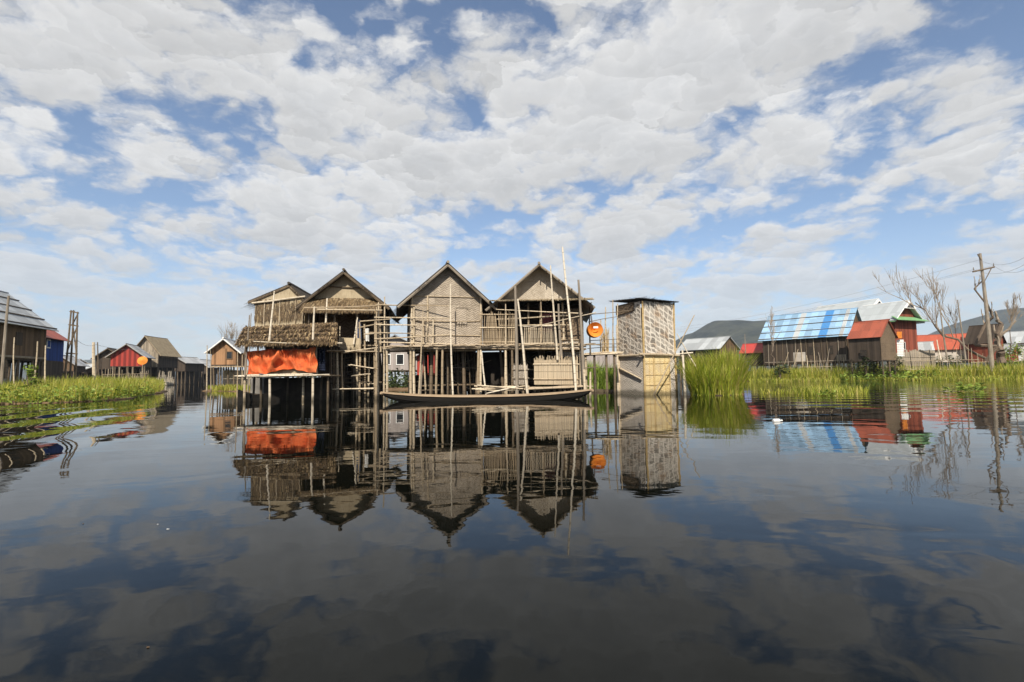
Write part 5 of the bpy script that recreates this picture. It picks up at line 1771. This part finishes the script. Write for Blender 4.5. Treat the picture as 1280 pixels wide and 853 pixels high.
for px, py, rx, ry, tilt, wgt in BL:
    wgt *= .55 if wgt < 0 else .42
    a0, e0_ = azel_of(px, py)
    a1, _e = azel_of(px + rx, py)
    _a, e1_2 = azel_of(px, py - ry)
    mp = nb.n('ShaderNodeMapping', vector_type='TEXTURE')
    nb.set(mp.inputs['Vector'], azel)
    mp.inputs['Location'].default_value = (a0, e0_, 0)
    mp.inputs['Rotation'].default_value = (0, 0, R(tilt))
    mp.inputs['Scale'].default_value = (abs(a1 - a0) * 1.5, abs(e1_2 - e0_) * 1.5, 1)
    ln = nb.n('ShaderNodeVectorMath', operation='LENGTH')
    nb.set(ln.inputs[0], mp.outputs[0])
    g = nb.mr(ln.outputs['Value'], 1., .15, 0., wgt)
    bias = g if bias is None else nb.m('ADD', bias, g)
D = nb.m('ADD', D0, nb.m('ADD', bias, nb.mr(el, .16, .04, 0., .05)))
T0 = .308
alpha = nb.mr(D, T0 - .02, T0 + .21)
thick = nb.mr(D, T0 + .14, T0 + .44)
lowk = nb.mr(el, .0, .30)
bright = nb.m('ADD', nb.m('MULTIPLY', litv, nb.mr(el, .02, .25, .2, .42)), nb.m('ADD', .73, nb.m('MULTIPLY', thick, -.05)))
bright = nb.m('ADD', bright, nb.m('MULTIPLY', nb.m('SUBTRACT', fineN, .5), .18))
bright = nb.m('MULTIPLY', nb.m('MINIMUM', nb.m('MAXIMUM', bright, .42), .95), .80)
cc = nb.mix(thick, (1., .995, .985), (.94, .945, .95))
cvec = nb.n('ShaderNodeVectorMath', operation='SCALE')
nb.set(cvec.inputs[0], cc)
nb.set(cvec.inputs['Scale'], bright)
skv = nb.n('ShaderNodeVectorMath', operation='SCALE')
nb.set(skv.inputs[0], sky.outputs[0])
skv.inputs['Scale'].default_value = 1.
SKYK = .112
cl2 = nb.n('ShaderNodeVectorMath', operation='SCALE')
nb.set(cl2.inputs[0], cvec.outputs[0])
cl2.inputs['Scale'].default_value = 1 / SKYK
hz = nb.mix(nb.m('MULTIPLY', nb.mr(el, .24, .0), .65), skv.outputs[0], (.38 / SKYK, .44 / SKYK, .53 / SKYK))
nb.set(bg.inputs[0], nb.mix(nb.m('MULTIPLY', alpha, nb.m('ADD', .55, nb.m('MULTIPLY', lowk, .42))), hz, cl2.outputs[0]))
bg.inputs[1].default_value = SKYK
wd.cycles.sampling_method = 'MANUAL'
wd.cycles.sample_map_resolution = 512

# ------------------------------------------------------------------ air
hm = bpy.data.materials.new('haze air')
hm.use_nodes = True
for n_d in list(hm.node_tree.nodes):
    if n_d.type != 'OUTPUT_MATERIAL':
        hm.node_tree.nodes.remove(n_d)
pv = hm.node_tree.nodes.new('ShaderNodeVolumePrincipled')
pv.inputs['Color'].default_value = (.72, .84, 1, 1)
pv.inputs['Density'].default_value = .00016
hm.node_tree.links.new(pv.outputs[0], [n_d for n_d in hm.node_tree.nodes if n_d.type == 'OUTPUT_MATERIAL'][0].inputs['Volume'])
tag(MB().box((-3500, -3500, -4), (3500, 3600, 330)).build('haze', hm), 'thin pale blue haze over the whole lake', kind='stuff')

# ------------------------------------------------------------------ render settings
vs = scn.view_settings
vs.view_transform = 'Standard'
vs.look = 'None'
vs.gamma = 1
vs.exposure = .36
vs.use_curve_mapping = False
scn.cycles.max_bounces = 8
scn.cycles.transparent_max_bounces = 4
scn.cycles.use_denoising = True
scn.cycles.caustics_reflective = False
